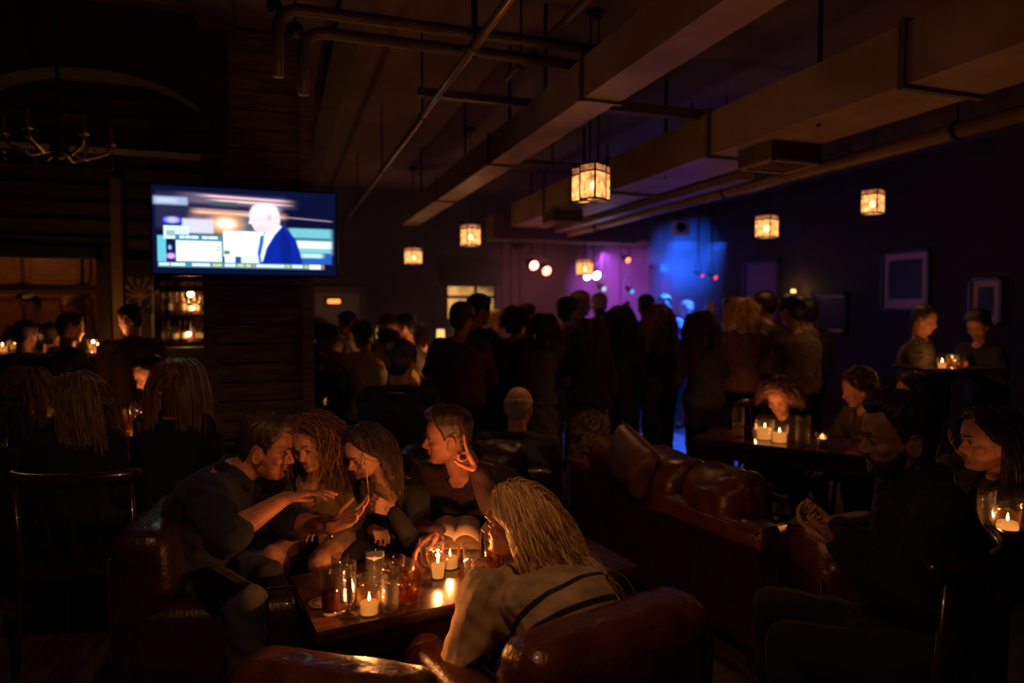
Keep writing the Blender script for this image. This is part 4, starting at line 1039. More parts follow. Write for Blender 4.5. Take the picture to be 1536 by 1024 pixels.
pendant(1309, 303, 5.9, .135, .205, 'square glass pendant glowing above the big framed picture, nearest the right wall', 6.5, .35)
pendant(1150, 340, 6.6, .155, .215, 'square glass pendant glowing above the tall mirror on the right wall', 4.5, .4)
pendant(706, 353, 7.2, .155, .225, 'square glass pendant glowing above the lit amber window', 5.0, .2)
pendant(620, 384, 9.2, .165, .22, 'small square glass pendant, the one nearest the television', 4.0, .5)
pendant(877, 401, 9.4, .165, .22, 'square glass pendant hanging among the stage lights', 4.0, .15)
q = V((-.05, 1.05, 2.75))
t = thing('fill_dome_pendant', 'black metal dome pendant added unseen just above the view as fill light over the low table', 'pendant lamp', q)  # unseen lamp added as fill for the table group and the sweater back
p = PB(); p.lathe([(.17, -.10), (.155, -.02), (.10, .07), (.03, .11), (.028, .112), (.09, .065), (.145, -.02), (.163, -.10)], n=32, caps=False); p.obj('dome', BLACKMETAL, t)
p = PB(); p.ell((0, 0, .0), (.03, .03, .04)); p.obj('bulb', BULB, t)
p = PB(); p.cap((0, 0, .1), (0, 0, CEIL - q.z), .006); p.obj('hanging_rod', BLACKMETAL, t)
light('dome_light', q - V((0, 0, .06)), DOME_FILL, (1, .45, .19), 'SPOT', .06, spot_size=math.radians(128), spot_blend=.8, to=q + V((-.1, .35, -1)))

# crystal glints top left: a dark chandelier
q = C(-2.62, 4.0, 2.55)
t = thing('chandelier', 'unlit dark chandelier with glinting crystals in the upper left corner', 'chandelier', q)
p = PB(); p.cap((0, 0, 0), (0, 0, CEIL - q.z), .012); p.ell((0, 0, .0), (.05, .05, .08)); p.obj('stem', BLACKMETAL, t)
for k in range(6):
    a_ = k * PI / 3 + .2; p = PB(); e = V((math.cos(a_) * .26, math.sin(a_) * .26, .03)); p.tube([(0, 0, -.02), e * .5 - V((0, 0, .08)), e * .9 - V((0, 0, .05)), e], .009, 8); ar = p.obj('arm', BRASS, t)
    p = PB(); p.lathe([(.03, 0), (.012, .02), (.012, .09), (.004, .11)], e, 10); p.obj('candle_cup', BRASS, ar)
    p = PB()
    for u in range(3): p.ell(e - V((0, 0, .05 + .04 * u)), (.012, .012, .018), n=6, h=4)
    p.obj('crystal_drop', CUTG, ar, smooth=False)

# ------------------------------------------------------------------ pictures and mirror on the right wall
MATP = mat('picture_mount', (.85, .50, .38), .8)
def framed(name, label, cat, x0, x1, y0, y1, dark, mount_w, art, wallx=XR, bot=1.0, fw=.035, shine=.3):
    a, b = onX(x0, y0, wallx), onX(x1, y1, wallx)
    ca_ = (a + b) / 2; W2 = abs(a.y - b.y); 
    zt_, zb_ = (onX((x0 + x1) / 2, y0, wallx).z, onX((x0 + x1) / 2, y1, wallx).z); H2 = zt_ - zb_; mx = wallx - .03
    t = thing(name, label, cat, (mx, ca_.y, zb_))
    p = PB()
    for sy in (-1, 1): p.box((0, sy * (W2 / 2 - fw / 2), H2 / 2), (.05, fw, H2))
    for z in (fw / 2, H2 - fw / 2): p.box((0, 0, z), (.05, W2, fw))
    p.obj('frame', dark, t, smooth=False)
    if mount_w:
        p = PB(); p.box((.012, 0, H2 / 2), (.012, W2 - fw * 2, H2 - fw * 2)); p.obj('mount', MATP, t, smooth=False)
    k = mount_w
    p = PB(); p.box((.004, 0, H2 / 2 + (bot - 1) * k / 2), (.012, W2 - fw * 2 - k * 2, H2 - fw * 2 - k * (1 + bot))); p.obj('glass' if cat == 'mirror' else 'print', art, t, smooth=False)
    return t
FBLK = mat('frame_black', (.022, .018, .018), .35)
framed('framed_picture', 'large framed picture with a wide pinkish mount around a black print', 'picture', 1326, 1396, 376, 466, FBLK, .075, mat('print_black', (.012, .012, .014), .5), bot=1.5)
framed('framed_picture', 'framed picture with pale mount and dim green print, behind the woman with short black hair', 'picture', 1457, 1506, 416, 488, FBLK, .07, mat('print_green', (.06, .065, .035), .6, var=.8, vscale=9))
framed('framed_picture', 'low framed black poster with a thin pink edge, right of the mirror', 'picture', 1222, 1272, 438, 502, FBLK, .03, mat('print_black', (.012, .012, .014), .5), fw=.05)
framed('wall_mirror', 'tall dark-framed mirror on the right wall beside the blue pilaster', 'mirror', 1118, 1170, 390, 486, FBLK, 0, mat('mirror_glass', (.16, .12, .10), .35, .35), fw=.055)
framed('framed_picture', 'small dark picture hanging between the mirror and the low poster', 'picture', 1180, 1200, 470, 500, FBLK, .02, mat('print_black', (.012, .012, .014), .5), fw=.03)
q = onX(1190, 437, XR - .10)
t = thing('wall_sconce', 'tiny amber wall sconce between the mirror and the low poster', 'wall lamp', q)
p = PB(); p.lathe([(.02, -.06), (.035, -.02), (.03, .03)], n=16); p.obj('bulb', emis('sconce_glow', (1, .55, .15), 3.0), t)
p = PB(); p.box((.05, 0, -.05), (.09, .04, .04)); p.lathe([(.012, -.10), (.038, -.05), (.042, -.035)], n=16); p.obj('bracket', BRASS, t)
light('sconce_light', q - V((.05, 0, 0)), 1.6, (1, .55, .2), size=.03)
# speaker box and projector near the pilaster
q = P(1021, 342, 9.6)
t = thing('wall_speaker', 'small pale loudspeaker lit blue high up beside the pilaster', 'speaker', q, -.5)
p = PB(); p.rbox((0, 0, 0), (.24, .18, .20), .02, n=3); p.obj('cabinet', mat('speaker_pale', (.5, .5, .52), .6), t)
p = PB(); p.lathe([(.07, 0), (.05, .012), (.02, .02)], (0, -.09, 0), 20, (V((1, 0, 0)), V((0, 0, 1)), V((0, -1, 0)))); p.obj('cone', BLACKMETAL, t)
p = PB(); p.cap((0, 0, .1), (0, 0, CEIL - q.z), .012); p.obj('mounting_pole', BLACKMETAL, t)

# ------------------------------------------------------------------ stage lights
def stage_light(px, py, d, col, label, r, glow, aim=(0, -1, -.35)):
    q = P(px, py, d); t = thing('stage_light', label, 'stage light', q, 0, 'stage lights'); f = V(aim).normalized(); B = basis(f); W3 = (B[0], B[2], f)
    p = PB(); p.lathe([(r * .55, -.20), (r * .9, -.16), (r * 1.1, -.04), (r * 1.1, .01), (r * .95, .012), (r * .9, -.03)], (0, 0, 0), 20, W3); p.obj('can', BLACKMETAL, t)
    p = PB(); p.lathe([(r * .92, .0), (r * .7, .018), (r * .3, .028)], (0, 0, 0), 20, W3); p.obj('lens', emis('lens_' + label.split()[1], col, glow), t)
    p = PB(); c_ = -f * .10
    p.tube([c_ - B[0] * r * 1.25, c_ - B[0] * r * 1.25 + V((0, 0, .16)), c_ + B[0] * r * 1.25 + V((0, 0, .16)), c_ + B[0] * r * 1.25], .008, 6); p.cap(c_ + V((0, 0, .16)), c_ + V((0, 0, CEIL - q.z)), .012, n=8); p.obj('yoke', BLACKMETAL, t)
    return q
R1 = stage_light(801, 398, 9.5, (1, .28, .22), 'round red-lensed stage light, the higher of the red pair', .070, 9)
R2 = stage_light(820, 406, 9.5, (1, .20, .12), 'round scarlet-lensed stage light, the lower of the red pair', .070, 9)
W1 = stage_light(881, 414, 9.6, (.72, .80, 1), 'round blue-white stage light directly under the far pendant', .062, 9)
W2_ = stage_light(895, 413, 9.9, (1, .75, .80), 'round pink-white stage light right of the far pendant', .066, 9)
R3 = stage_light(942, 390, 10.2, (1, .16, .06), 'small orange-red stage light, alone above the crowd', .045, 5)
R4 = stage_light(906, 433, 10.2, (.6, .55, .9), 'small dim-lilac stage light low over the crowd', .045, 1.2)
R5 = stage_light(948, 437, 10.4, (.1, .3, 1), 'small deep-blue stage light low over the crowd', .042, 1.6)
R6 = stage_light(1053, 413, 9.4, (1, .05, .06), 'tiny crimson-lit dot standing in for a reflection left of the mirror', .028, 1.2)  # a red reflection, imitated by a small glowing can
R7 = stage_light(1073, 416, 9.4, (1, .05, .05), 'tiny ruby-lit dot standing in for a reflection nearest the mirror', .034, 1.5)  # second red reflection, imitated the same way with a glowing lens
# lighting for the dance floor
def spot(name, loc, to, power, col, deg, blend=.6, size=.05):
    return light(name, loc, power * 4.0, col, 'SPOT', size, spot_size=math.radians(deg), spot_blend=blend, to=to)
BLUE = (.02, .11, 1.0)
spot('blue_wash_light', C(2.3, 9.0, 3.1), C(1.95, 8.0, 0), 850, BLUE, 42)
spot('blue_wall_light', C(2.2, 10.0, 2.2), onY(1024, 390, 10.6), 420, (.01, .12, 1), 34, .95)
spot('blue_back_light', C(2.8, 8.9, 2.6), C(2.0, 8.8, 1.2), 260, BLUE, 64)
spot('magenta_wall_light', P(905, 380, 9.6), onY(925, 450, YF), 300, (.55, .09, .95), 48, 1)
spot('magenta_side_light', P(960, 380, 9.2), onY(960, 440, YF), 14, (.9, .12, .5), 60, 1)
spot('rose_wall_light', P(812, 385, 9.8), onY(805, 450, YF), 13, (1, .20, .24), 80, 1)
spot('blue_beam_light', R1 + V((.05, 0, .03)), P(755, 350, 9.5), 330, (.01, .05, 1), 16, .3, .02)
spot('blue_beam_light', W1 + V((0, 0, .0)), P(835, 440, 9.6), 420, (.01, .10, 1), 34, .5, .02)
spot('pink_beam_light', W2_ + V((0, 0, .0)), P(1010, 450, 9.9), 110, (1, .12, .4), 16, .4, .02)
light('red_stage_light', R2 - V((0, .25, .02)), 1.2, (1, .12, .06), size=.06)
light('white_stage_light', W2_ - V((0, .25, .02)), 3, (.75, .55, 1), size=.06)
# haze over the dance floor
p = PB(); hz0, hz1 = C(0, 0, 0), None
p.box((4.5, 9.0, 1.3), (4.6, 2.9, 2.36))
hm = bpy.data.materials.new('stage_haze'); hm.use_nodes = True; nt = hm.node_tree; nt.nodes.clear()
o_ = nt.nodes.new('ShaderNodeOutputMaterial'); v_ = nt.nodes.new('ShaderNodeVolumeScatter'); v_.inputs['Density'].default_value = .045; v_.inputs['Anisotropy'].default_value = .2
nt.links.new(v_.outputs[0], o_.inputs['Volume'])
hz = tag(p.obj('haze', hm, smooth=False), 'thin haze in the air over the dance floor, glowing blue and violet', 'haze', kind='stuff')
# ------------------------------------------------------------------ tables
def table(name, label, A, dirdeg, L, Wd, z, th=.045, leg='legs', mt=None):
    """A: near left corner, dirdeg: heading of the long near edge"""
    mt = mt or WOODD
    ex = fwd(dirdeg); ey = V((-ex.y, ex.x, 0)); c = A + ex * (L / 2) + ey * (Wd / 2); rot = math.atan2(ex.y, ex.x)
    t = thing(name, label, 'table', (c.x, c.y, 0), rot)
    p = PB(); p.rbox((0, 0, z - th / 2), (L, Wd, th), .008, n=3); p.obj('table_top', mt, t)
    if leg == 'legs':
        for sx in (-1, 1):
            for sy in (-1, 1): p = PB(); p.rbox((sx * (L / 2 - .07), sy * (Wd / 2 - .06), (z - th) / 2), (.065, .065, z - th), .006, n=2); p.obj('leg', mt, t)
        p = PB()
        for sy in (-1, 1): p.box((0, sy * (Wd / 2 - .06), z - th - .045), (L - .15, .025, .09))
        for sx in (-1, 1): p.box((sx * (L / 2 - .07), 0, z - th - .045), (.025, Wd - .13, .09))
        p.obj('apron', mt, t, smooth=False)
    else:
        p = PB(); p.lathe([(.035, .04), (.03, .12), (.03, z - th - .05), (.09, z - th)], n=20); p.obj('pedestal', BLACKMETAL, t)
        p = PB(); p.lathe([(.24, 0), (.24, .012), (.06, .04)], n=28); p.obj('base_plate', BLACKMETAL, t)
    return t
TA = G(474, 947, .62); 
tdir = math.degrees(math.atan2(.894, .447))
TZ = .62
table('coffee_table', 'dark polished low table crowded with glasses and candles in front of the talking group', TA, tdir, 1.22, .50, TZ)
TB = C(1.245, 4.69, 0); tb_dir = math.degrees(math.atan2(1.175, -.77))
table('pub_table', 'dark wooden table with glowing candles behind the leather sofa, beside the dance floor', V((TB.x, TB.y, 0)), tb_dir, 1.50, .60, .72, th=.05)
TD = C(1.60, 2.36, 0)
table('pub_table', 'dark wooden table with one lit candle glass, at the far right edge', V((TD.x, TD.y, 0)), 84, 1.0, .34, .82, leg='pedestal')
tE = C(-.62, 6.05, 0)
table('high_table', 'high dark table glowing with candles between the couple and the man in maroon', V((C(-.86, 5.95, 0).x, C(-.86, 5.95, 0).y, 0)), 90, .38, .45, 1.02, leg='pedestal')
table('high_table', 'high dark table with a candle between the two people by the framed pictures', V((C(3.05, 5.02, 0).x, C(3.05, 5.02, 0).y, 0)), 88, .60, .42, 1.17, leg='pedestal')
table('pub_table', 'dark table crowded with glinting glasses left of the plank column', V((C(-2.66, 4.0, 0).x, C(-2.66, 4.0, 0).y, 0)), 90, .66, .55, .86, leg='pedestal')
table('pub_table', 'dark table with two small glasses at the far left edge', V((C(-3.1, 4.0, 0).x, C(-3.1, 4.0, 0).y, 0)), 90, .42, .4, .86, leg='pedestal')
ZLD = onY(100, 527, 6.38).z
t = thing('window_ledge', 'long dark ledge with candles under the bar window', 'ledge', ((XW0 + XW1) / 2, 6.42, 0))
p = PB(); p.rbox((0, 0, ZLD - .02), (XW1 - XW0 + .3, .30, .04), .008, n=3); p.obj('ledge_board', WOODD, t)
for k in (-1.1, -.3, .5): p = PB(); p.box((k, .02, ZLD - .12), (.03, .22, .16)); p.obj('bracket', BLACKMETAL, t, smooth=False)
p = PB(); p.box((0, .10, (ZLD - .04) / 2), (XW1 - XW0 + .3, .04, ZLD - .04)); p.obj('front_panel', BOARD, t, smooth=False)
table('pub_table', 'small dark table beside the column where the bespectacled man leans', V((C(-1.95, 5.65, 0).x, C(-1.95, 5.65, 0).y, 0)), 90, .42, .40, .80, leg='pedestal')

# ------------------------------------------------------------------ glassware
def wall_prof(prof, th=.0022, base=.008):
    o = list(prof); i = [(max(r - th, .001), max(z, base)) for r, z in prof if z >= base] 
    i = [(max(prof[0][0] - th, .002) * .98, base)] + [q for q in i if q[1] > base]
    return o + i[::-1]
def interp_r(prof, z): return float(np.interp(z, [q[1] for q in prof], [q[0] for q in prof]))
SH = {
 'tall': [(.026, 0), (.028, .004), (.031, .06), (.0335, .15)],
 'pint': [(.030, 0), (.031, .006), (.034, .05), (.041, .15)],
 'slim': [(.026, 0), (.027, .004), (.030, .15)],
 'tumbler': [(.032, 0), (.035, .005), (.040, .05), (.043, .092)],
 'taper': [(.026, 0), (.029, .005), (.034, .03), (.041, .065), (.043, .095)],
 'highball': [(.027, 0), (.029, .004), (.030, .13)],
 'votive': [(.036, 0), (.038, .004), (.0385, .084)],
 'votive_s': [(.030, 0), (.033, .004), (.036, .075)],
 'tulip': [(.026, 0), (.028, .01), (.030, .035), (.044, .085), (.043, .115)],
 'footed': [(.034, 0), (.034, .003), (.007, .012), (.006, .03), (.018, .045), (.024, .09), (.026, .17)],
 'wide': [(.030, 0), (.032, .004), (.046, .09)],
 'carafe': [(.038, 0), (.040, .004), (.041, .04), (.030, .085), (.036, .10)],
}
def glass(loc, shape, label, m=CLEAR, liquid=None, fill=.6, group=None, name='drinking_glass', cat='glass', foam=None, scale=1.0, tilt=None, straw=False, ice=False):
    t = thing(name, label, cat, loc, 0, group); pr = [(r * scale, z * scale) for r, z in SH[shape]]; H = pr[-1][1]
    if tilt: t.rotation_euler = tilt
    p = PB(); p.lathe(wall_prof(pr), n=32, caps=True); p.obj('glass', m, t)
    if shape in ('tall', 'pint', 'slim', 'highball', 'tumbler', 'taper', 'wide'):
        p = PB(); p.lathe([(pr[0][0] * .96, .0015), (pr[0][0] * .98, .007 * scale), (pr[0][0] * .5, .0095 * scale)], n=24); p.obj('base', CUTG, t)
    if liquid:
        z0 = .0105 * scale if shape != 'footed' else .052 * scale; zt = H * fill; pl = [(interp_r(pr, z0) - .0032, z0)] + [(interp_r(pr, z0 + (zt - z0) * k / 5) - .003, z0 + (zt - z0) * k / 5) for k in range(1, 6)]
        p = PB(); p.lathe(pl, n=28); p.obj('drink', liquid, t)
        if foam: p = PB(); p.lathe([(pl[-1][0] + .0005, zt), (pl[-1][0] + .0012, zt + foam), (pl[-1][0] * .9, zt + foam * 1.15)], n=28); p.obj('foam', FOAM, t)
    if ice:
        for k in range(4):
            p = PB(); r_ = interp_r(pr, H * .5) * .4; a = k * 1.7; B = tilt_basis(V((math.cos(a), math.sin(a), .3 * k - .4)), k * 31)
            p.rbox((math.cos(a) * r_ * .75, math.sin(a) * r_ * .75, H * (.3 + .12 * k)), (.022, .020, .018), .004, n=2, B=B); p.obj('ice_cube', CUTG, t)
    if straw: p = PB(); p.cap((.005, .0, .02), (-.012, .004, H + .10), .0030, n=8); p.obj('straw', mat('straw_pink', (.75, .45, .35), .5), t)
    return t
def candle(loc, shape, label, power, waxh=.45, group=None, m=CANDG, wr=.8, flick=1.0, waxm=None, fl=FLAME, ir=.008, scale=1.0):
    t = thing('candle_glass', label, 'candle', loc, 0, group); pr = [(r * scale, z * scale) for r, z in SH[shape]]; H = pr[-1][1]
    p = PB(); p.lathe(wall_prof(pr, .0026, .006), n=32); p.obj('glass', m, t)
    zt = .0075 + H * waxh; r0, r1 = interp_r(pr, .01) * wr, interp_r(pr, zt) * wr
    p = PB(); p.lathe([(r0, .0075), (r1, zt - .004), (r1 * .93, zt), (r1 * .55, zt - .002 + .004 * flick), (.004, zt - .004)], n=28); p.obj('wax', waxm or WAXG, t)
    p = PB(); p.cap((0, 0, zt - .004), (.001, 0, zt + .010), .0012, n=6); p.obj('wick', BLACKMETAL, t)
    p = PB(); p.lathe([(.0012, zt + .003), (.0042, zt + .009), (.0046, zt + .013), (.0030, zt + .022), (.0006, zt + .032)], n=12); p.obj('flame', fl, t)
    light('candle_light', V(loc) + V((0, 0, zt + .015)), power * CK, (1.0, .34, .095), size=.006)
    return t
CK = 3.7
def T_(px, py, z=TZ): return G(px, py, z)
CP_ = 2.6   # watts for a table candle
gg = 'glasses on the low table'
glass(T_(496, 919), 'tall', 'tall glass half full of dark cola-coloured drink, nearest the table corner', liquid=COLA, fill=.50, group=gg)
glass(T_(511, 897), 'slim', 'tall empty slim glass just behind the dark drink', group=gg)
glass(T_(523, 921), 'footed', 'slim footed glass on a round foot between the dark drink and the front candle', m=CUTG, group=gg)
glass(T_(541, 890), 'wide', 'wide low clear glass right behind the front candle', m=CUTG, liquid=WHIS, fill=.35, group=gg)
glass(T_(563, 890), 'highball', 'frosted cut tall glass topped with pale foam', m=CUTG, liquid=WATER, fill=.90, foam=.008, group=gg, scale=1.12)
candle(T_(554, 921), 'votive', 'front candle burning in a straight clear glass, nearest the table edge', CP_, .40)
glass(T_(585, 915), 'highball', 'straight cut highball glass between the front candle and the whisky tumbler', m=CUTG, liquid=WATER, fill=.7, group=gg)
glass(T_(614, 903), 'taper', 'tapered whisky tumbler catching orange light near the table edge', m=AMBERG, liquid=WHIS, fill=.45, group=gg)
glass(T_(603, 880), 'wide', 'flared dark glass behind the whisky tumbler', m=CUTG, group=gg)
glass(T_(590, 873), 'tumbler', 'small low tumbler half hidden behind the highball glass', group=gg)
candle(T_(657, 868), 'tulip', 'candle burning in a flared tulip glass in the middle of the table', CP_, .42, wr=.7)
candle(T_(675, 852), 'votive', 'candle burning in a straight glass behind the tulip-shaped one', CP_, .42, wr=.85)
glass(T_(648, 849), 'tumbler', 'empty clear tumbler behind the tulip-shaped candle glass', group=gg, scale=1.15)
glass(T_(708, 868), 'pint', 'clear pint-style glass of ice beside the blonde woman', m=CUTG, liquid=WATER, fill=.7, ice=True, group=gg, scale=.86)
glass(T_(527, 903), 'votive_s', 'small clear shot glass squeezed between the slim glasses', group=gg, scale=.7)
t = thing('coaster', 'round pale coaster peeking out behind the dark drink', 'coaster', T_(484, 904)); p = PB(); p.lathe([(.045, 0), (.046, .003), (.044, .005)], n=32); p.obj('disc', mat('coaster_cork', (.5, .36, .22), .8), t); p = PB(); p.lathe([(.036, .0052), (.034, .0062)], n=32); p.obj('ring', mat('coaster_ink', (.15, .08, .04), .8), t)
# right table
g2 = 'glasses on the table beside the dance floor'; ZB = .72
def TBp(px, py): return G(px, py, ZB)
glass(TBp(1107, 655), 'slim', 'tall slim glass glinting blue, nearest the dance floor', liquid=WATER, fill=.5, group=g2, scale=1.35)
glass(TBp(1124, 657), 'tumbler', 'low dark tumbler beside the tall blue-glinting glass', m=glassy('smoky_glass', (.25, .2, .2), .1, .05), group=g2)
candle(TBp(1134, 652), 'votive_s', 'candle glass partly hidden behind the large bright one beside the dance floor', .8, .5)
candle(TBp(1147, 659), 'votive', 'largest bright candle glass on the table beside the dance floor', 1.2, .55, m=CUTG, ir=.02, scale=1.6)
candle(TBp(1169, 664), 'votive', 'round glowing candle glass in front, right of the largest bright one', 1.2, .50, m=CUTG, ir=.02, scale=1.45)
glass(TBp(1204, 668), 'highball', 'straight highball glass with orange glints between candle and goblet', m=CUTG, liquid=WATER, fill=.6, group=g2, scale=1.5)
candle(TBp(1233, 670), 'taper', 'tapered candle goblet with a hazy glow, right end of the candles', .18, .5, m=CUTG, ir=.015, waxm=mat('candle_wax', (.9, .6, .3)), fl=emis('dim_flame', (1, .42, .08), 8))
glass(TBp(1287, 652), 'tumbler', 'small dim tumbler in front of the curly-haired man', group=g2, m=CUTG)
glass(TBp(1298, 655), 'tumbler', 'second dim tumbler in front of the curly-haired man, right one', group=g2, m=CUTG, scale=.8)
glass(TBp(1413, 672), 'slim', 'slim tall glass held near the long-haired woman at the right', liquid=WHIS, fill=.3, group=g2, scale=1.2)
# far right table
g3 = 'glasses on the right edge table'
candle(G(1511, 795, .82), 'votive', 'candle burning in a clear glass at the right edge of the photo', 1.3, .28, wr=.88)
glass(G(1479, 788, .82), 'highball', 'cut highball glass left of the right-edge candle', m=CUTG, group=g3, liquid=WATER, fill=.8)
glass(G(1493, 783, .82), 'tumbler', 'low cut tumbler just behind the right-edge candle', m=CUTG, group=g3)
glass(G(1531, 781, .82), 'tumbler', 'clear tumbler behind the right-edge candle, cut off by the frame', m=CUTG, group=g3)
# high tables
def many(pts, z, grp, where, power, ir=.03):
    ordn = ['first', 'second', 'third', 'fourth', 'fifth', 'sixth', 'seventh', 'eighth']; ng = nc = 0
    for (px, py, k) in pts:
        q = G(px, py, z)
        if k == 'c': candle(q, 'votive', f'{ordn[nc]} lit candle glass from the left {where}', power, .5, group=grp + ' (candles)', m=CUTG, ir=ir); nc += 1
        else: glass(q, k, f'{ordn[ng]} drinking glass from the left {where}', m=CUTG, liquid=WHIS, fill=.5, group=grp, scale=1.1); ng += 1
many([(648, 563, 'tumbler'), (655, 560, 'pint'), (662, 565, 'c'), (670, 561, 'c'), (653, 566, 'tumbler'), (674, 563, 'tumbler')], 1.02, 'glasses on the high table by the man in maroon', 'on the high table behind the couple', 3.4)
many([(1428, 548, 'c'), (1436, 552, 'tumbler'), (1418, 550, 'tumbler')], 1.17, 'glasses on the high table by the pictures', 'on the high table by the framed pictures', .55)
many([(184, 637, 'tumbler'), (192, 641, 'pint'), (195, 632, 'c'), (203, 644, 'pint'), (210, 636, 'tumbler'), (216, 643, 'tumbler'), (222, 638, 'pint'), (206, 629, 'tumbler')], .86, 'glasses on the table left of the column', 'on the table left of the plank column', 1.5, .04)
many([(45, 645, 'tumbler'), (53, 648, 'tumbler')], .86, 'glasses on the far left table', 'on the far left table', 1)
many([(4, 529, 'c'), (22, 525, 'c'), (139, 524, 'c'), (147, 530, 'c'), (154, 529, 'c'), (30, 528, 'tumbler')], ZLD, 'glasses on the window ledge', 'along the ledge under the bar window', .7, .04)
candle(G(1413, 553, 1.17), 'votive_s', 'dim candle glass at the left end of the high table by the pictures', 1.2, .5)
candle(C(-1.66, 5.95, .80), 'votive', 'candle glass low behind the edge of the plank column', 2.0, .5)
def table_lamp(px, py, d, w, h, label, power):
    q = P(px, py, d); t = thing('table_lamp', label, 'lamp', q)
    p = PB(); p.lathe([(w * .5, -h * .5), (w * .44, h * .5)], n=20, caps=False); p.obj('lamp_shade', emis('lamp_shade_glow', (1, .52, .17), 1.5), t)
    p = PB(); p.ell((0, 0, h * .1), (w * .22,) * 3); p.obj('bulb', BULB, t)
    p = PB(); p.lathe([(.05, -q.z), (.05, -q.z + .02), (.012, -q.z + .04), (.012, -h * .4)], n=14); p.obj('stand', BRASS, t)
    light('table_lamp_light', q - V((0, .1, 0)), power, (1, .48, .18), size=.06)
table_lamp(571, 497, 9.6, .13, .17, 'glowing square lamp beside the embracing couple, against the far wall', 9)
table_lamp(661, 503, 9.6, .12, .17, 'glowing lamp low in front of the lit amber window', 4)
table_lamp(472, 500, 8.6, .06, .07, 'tiny lamp glowing right beside the edge of the plank column', .8)

# ------------------------------------------------------------------ seating
def armchair(label, loc, yaw, m=LEATH, w=.86, d=.85, back=.80, seat=.42, arm=.60, cat='armchair', tuft=0.0):
    """faces +y locally; yaw in camera terms"""
    f = fwd(yaw); rot = math.atan2(f.y, f.x) - PI / 2
    t = thing('leather_armchair', label, cat, loc, rot)
    p = PB(); p.rbox((0, 0, .20), (w - .10, d - .10, .22), .04, n=5); p.obj('seat_frame', m, t)
    p = PB(); p.rbox((0, .04, seat - .075), (w - .30, d - .22, .15), .05, .025, 2, wob=.002); p.obj('seat_cushion', m, t)
    p = PB(); p.rbox((0, -d / 2 + .09, (back + .1) / 2 + .02), (w - .02, .20, back - .12), .075, .02, 1, wob=.003, seed=2); bk = p.obj('backrest', m, t)
    p = PB(); p.tube([(-w / 2 + .04, -d / 2 + .005, .2), (-w / 2 + .03, -d / 2 + .0, back - .09), (-w / 2 + .10, -d / 2 + .01, back - .035), (w / 2 - .10, -d / 2 + .01, back - .035), (w / 2 - .03, -d / 2, back - .09), (w / 2 - .04, -d / 2 + .005, .2)], .006, 6); p.obj('piping', m, bk)
    for sx in (-1, 1):
        p = PB(); p.rbox((sx * (w / 2 - .075), .02, arm / 2 + .05), (.15, d - .06, arm - .10), .06, .012, 0, wob=.003, seed=sx + 3); p.ell((sx * (w / 2 - .075), d / 2 - .05, arm - .06), (.075, .05, .075)); a = p.obj('armrest', m, t)
        p = PB(); p.tube([(sx * (w / 2 - .15), -d / 2 + .15, arm - .012), (sx * (w / 2 - .15), d / 2 - .04, arm - .012), (sx * (w / 2 - .145), d / 2 - .005, arm - .07), (sx * (w / 2 - .145), d / 2 - .01, .12)], .005, 6); p.obj('piping', m, a)
    for sx in (-1, 1):
        for sy in (-1, 1): p = PB(); p.cap((sx * (w / 2 - .10), sy * (d / 2 - .10), .10), (sx * (w / 2 - .09), sy * (d / 2 - .09), .012), .025, .016, 10); p.obj('leg', WOODC, t)
    return t
def sofa(label, A, Bp, depth, back, seat, m=LEATH, n=3, arms=True, arm=.58, rot_flip=False, bulge=.05, studs=False):
    """back line from A to Bp seen from behind-left; the seat lies to the left of A->B"""
    ex = (Bp - A); ex.z = 0; L = ex.length; ex.normalize(); c = (A + Bp) / 2; rot = math.atan2(ex.y, ex.x)
    t = thing('leather_sofa', label, 'sofa', (c.x, c.y, 0), rot)
    p = PB(); p.rbox((0, depth / 2, .20), (L, depth - .04, .24), .04, n=5); p.obj('sofa_frame', m, t)
    p = PB(); p.rbox((0, .07, (back - .14 + .08) / 2), (L, .14, back - .14 - .08), .045, .01, 1, wob=.002); bk = p.obj('backrest', m, t)
    p = PB(); p.tube([(-L / 2 + .02, -.003, back - .175), (L / 2 - .02, -.003, back - .175)], .007, 6); p.obj('piping', m, bk)
    iw = L - (.34 if arms else .02)
    for k in range(n):
        x = -iw / 2 + iw * (k + .5) / n
        p = PB(); p.rbox((x, depth / 2 + .08, seat - .08), (iw / n - .01, depth - .20, .16), .05, .02, 2, wob=.002, seed=k); p.obj('seat_cushion', m, t)
        p = PB(); B = tilt_basis(V((.06 * (k - 1), 1, .16)), (-3, 4, -2, 3)[k % 4]); p.rbox((x + .01 * (k - 1), .17, back - .17), (iw / n + .01, .22, .40), .09, bulge, 1, wob=.006, seed=k * 3 + 1, B=B); cu = p.obj('back_cushion', m, t)
    if arms:
        for sx in (-1, 1):
            p = PB(); p.rbox((sx * (L / 2 - .08), depth / 2, arm / 2 + .03), (.17, depth, arm - .06), .07, .015, 0, wob=.003, seed=sx + 5); p.obj('armrest', m, t)
    for sx in (-1, 1):
        for y in (.06, depth - .06): p = PB(); p.cap((sx * (L / 2 - .1), y, .09), (sx * (L / 2 - .1), y, .012), .026, .018, 10); p.obj('leg', WOODC, t)
    if studs:
        p = PB()
        for k in range(int(L / .07)): p.ell((-L / 2 + .04 + k * .07, depth * .0 + .145, back - .155), (.007, .007, .007), n=6, h=4)
        p.obj('brass_stud', BRASS, bk)
    return t
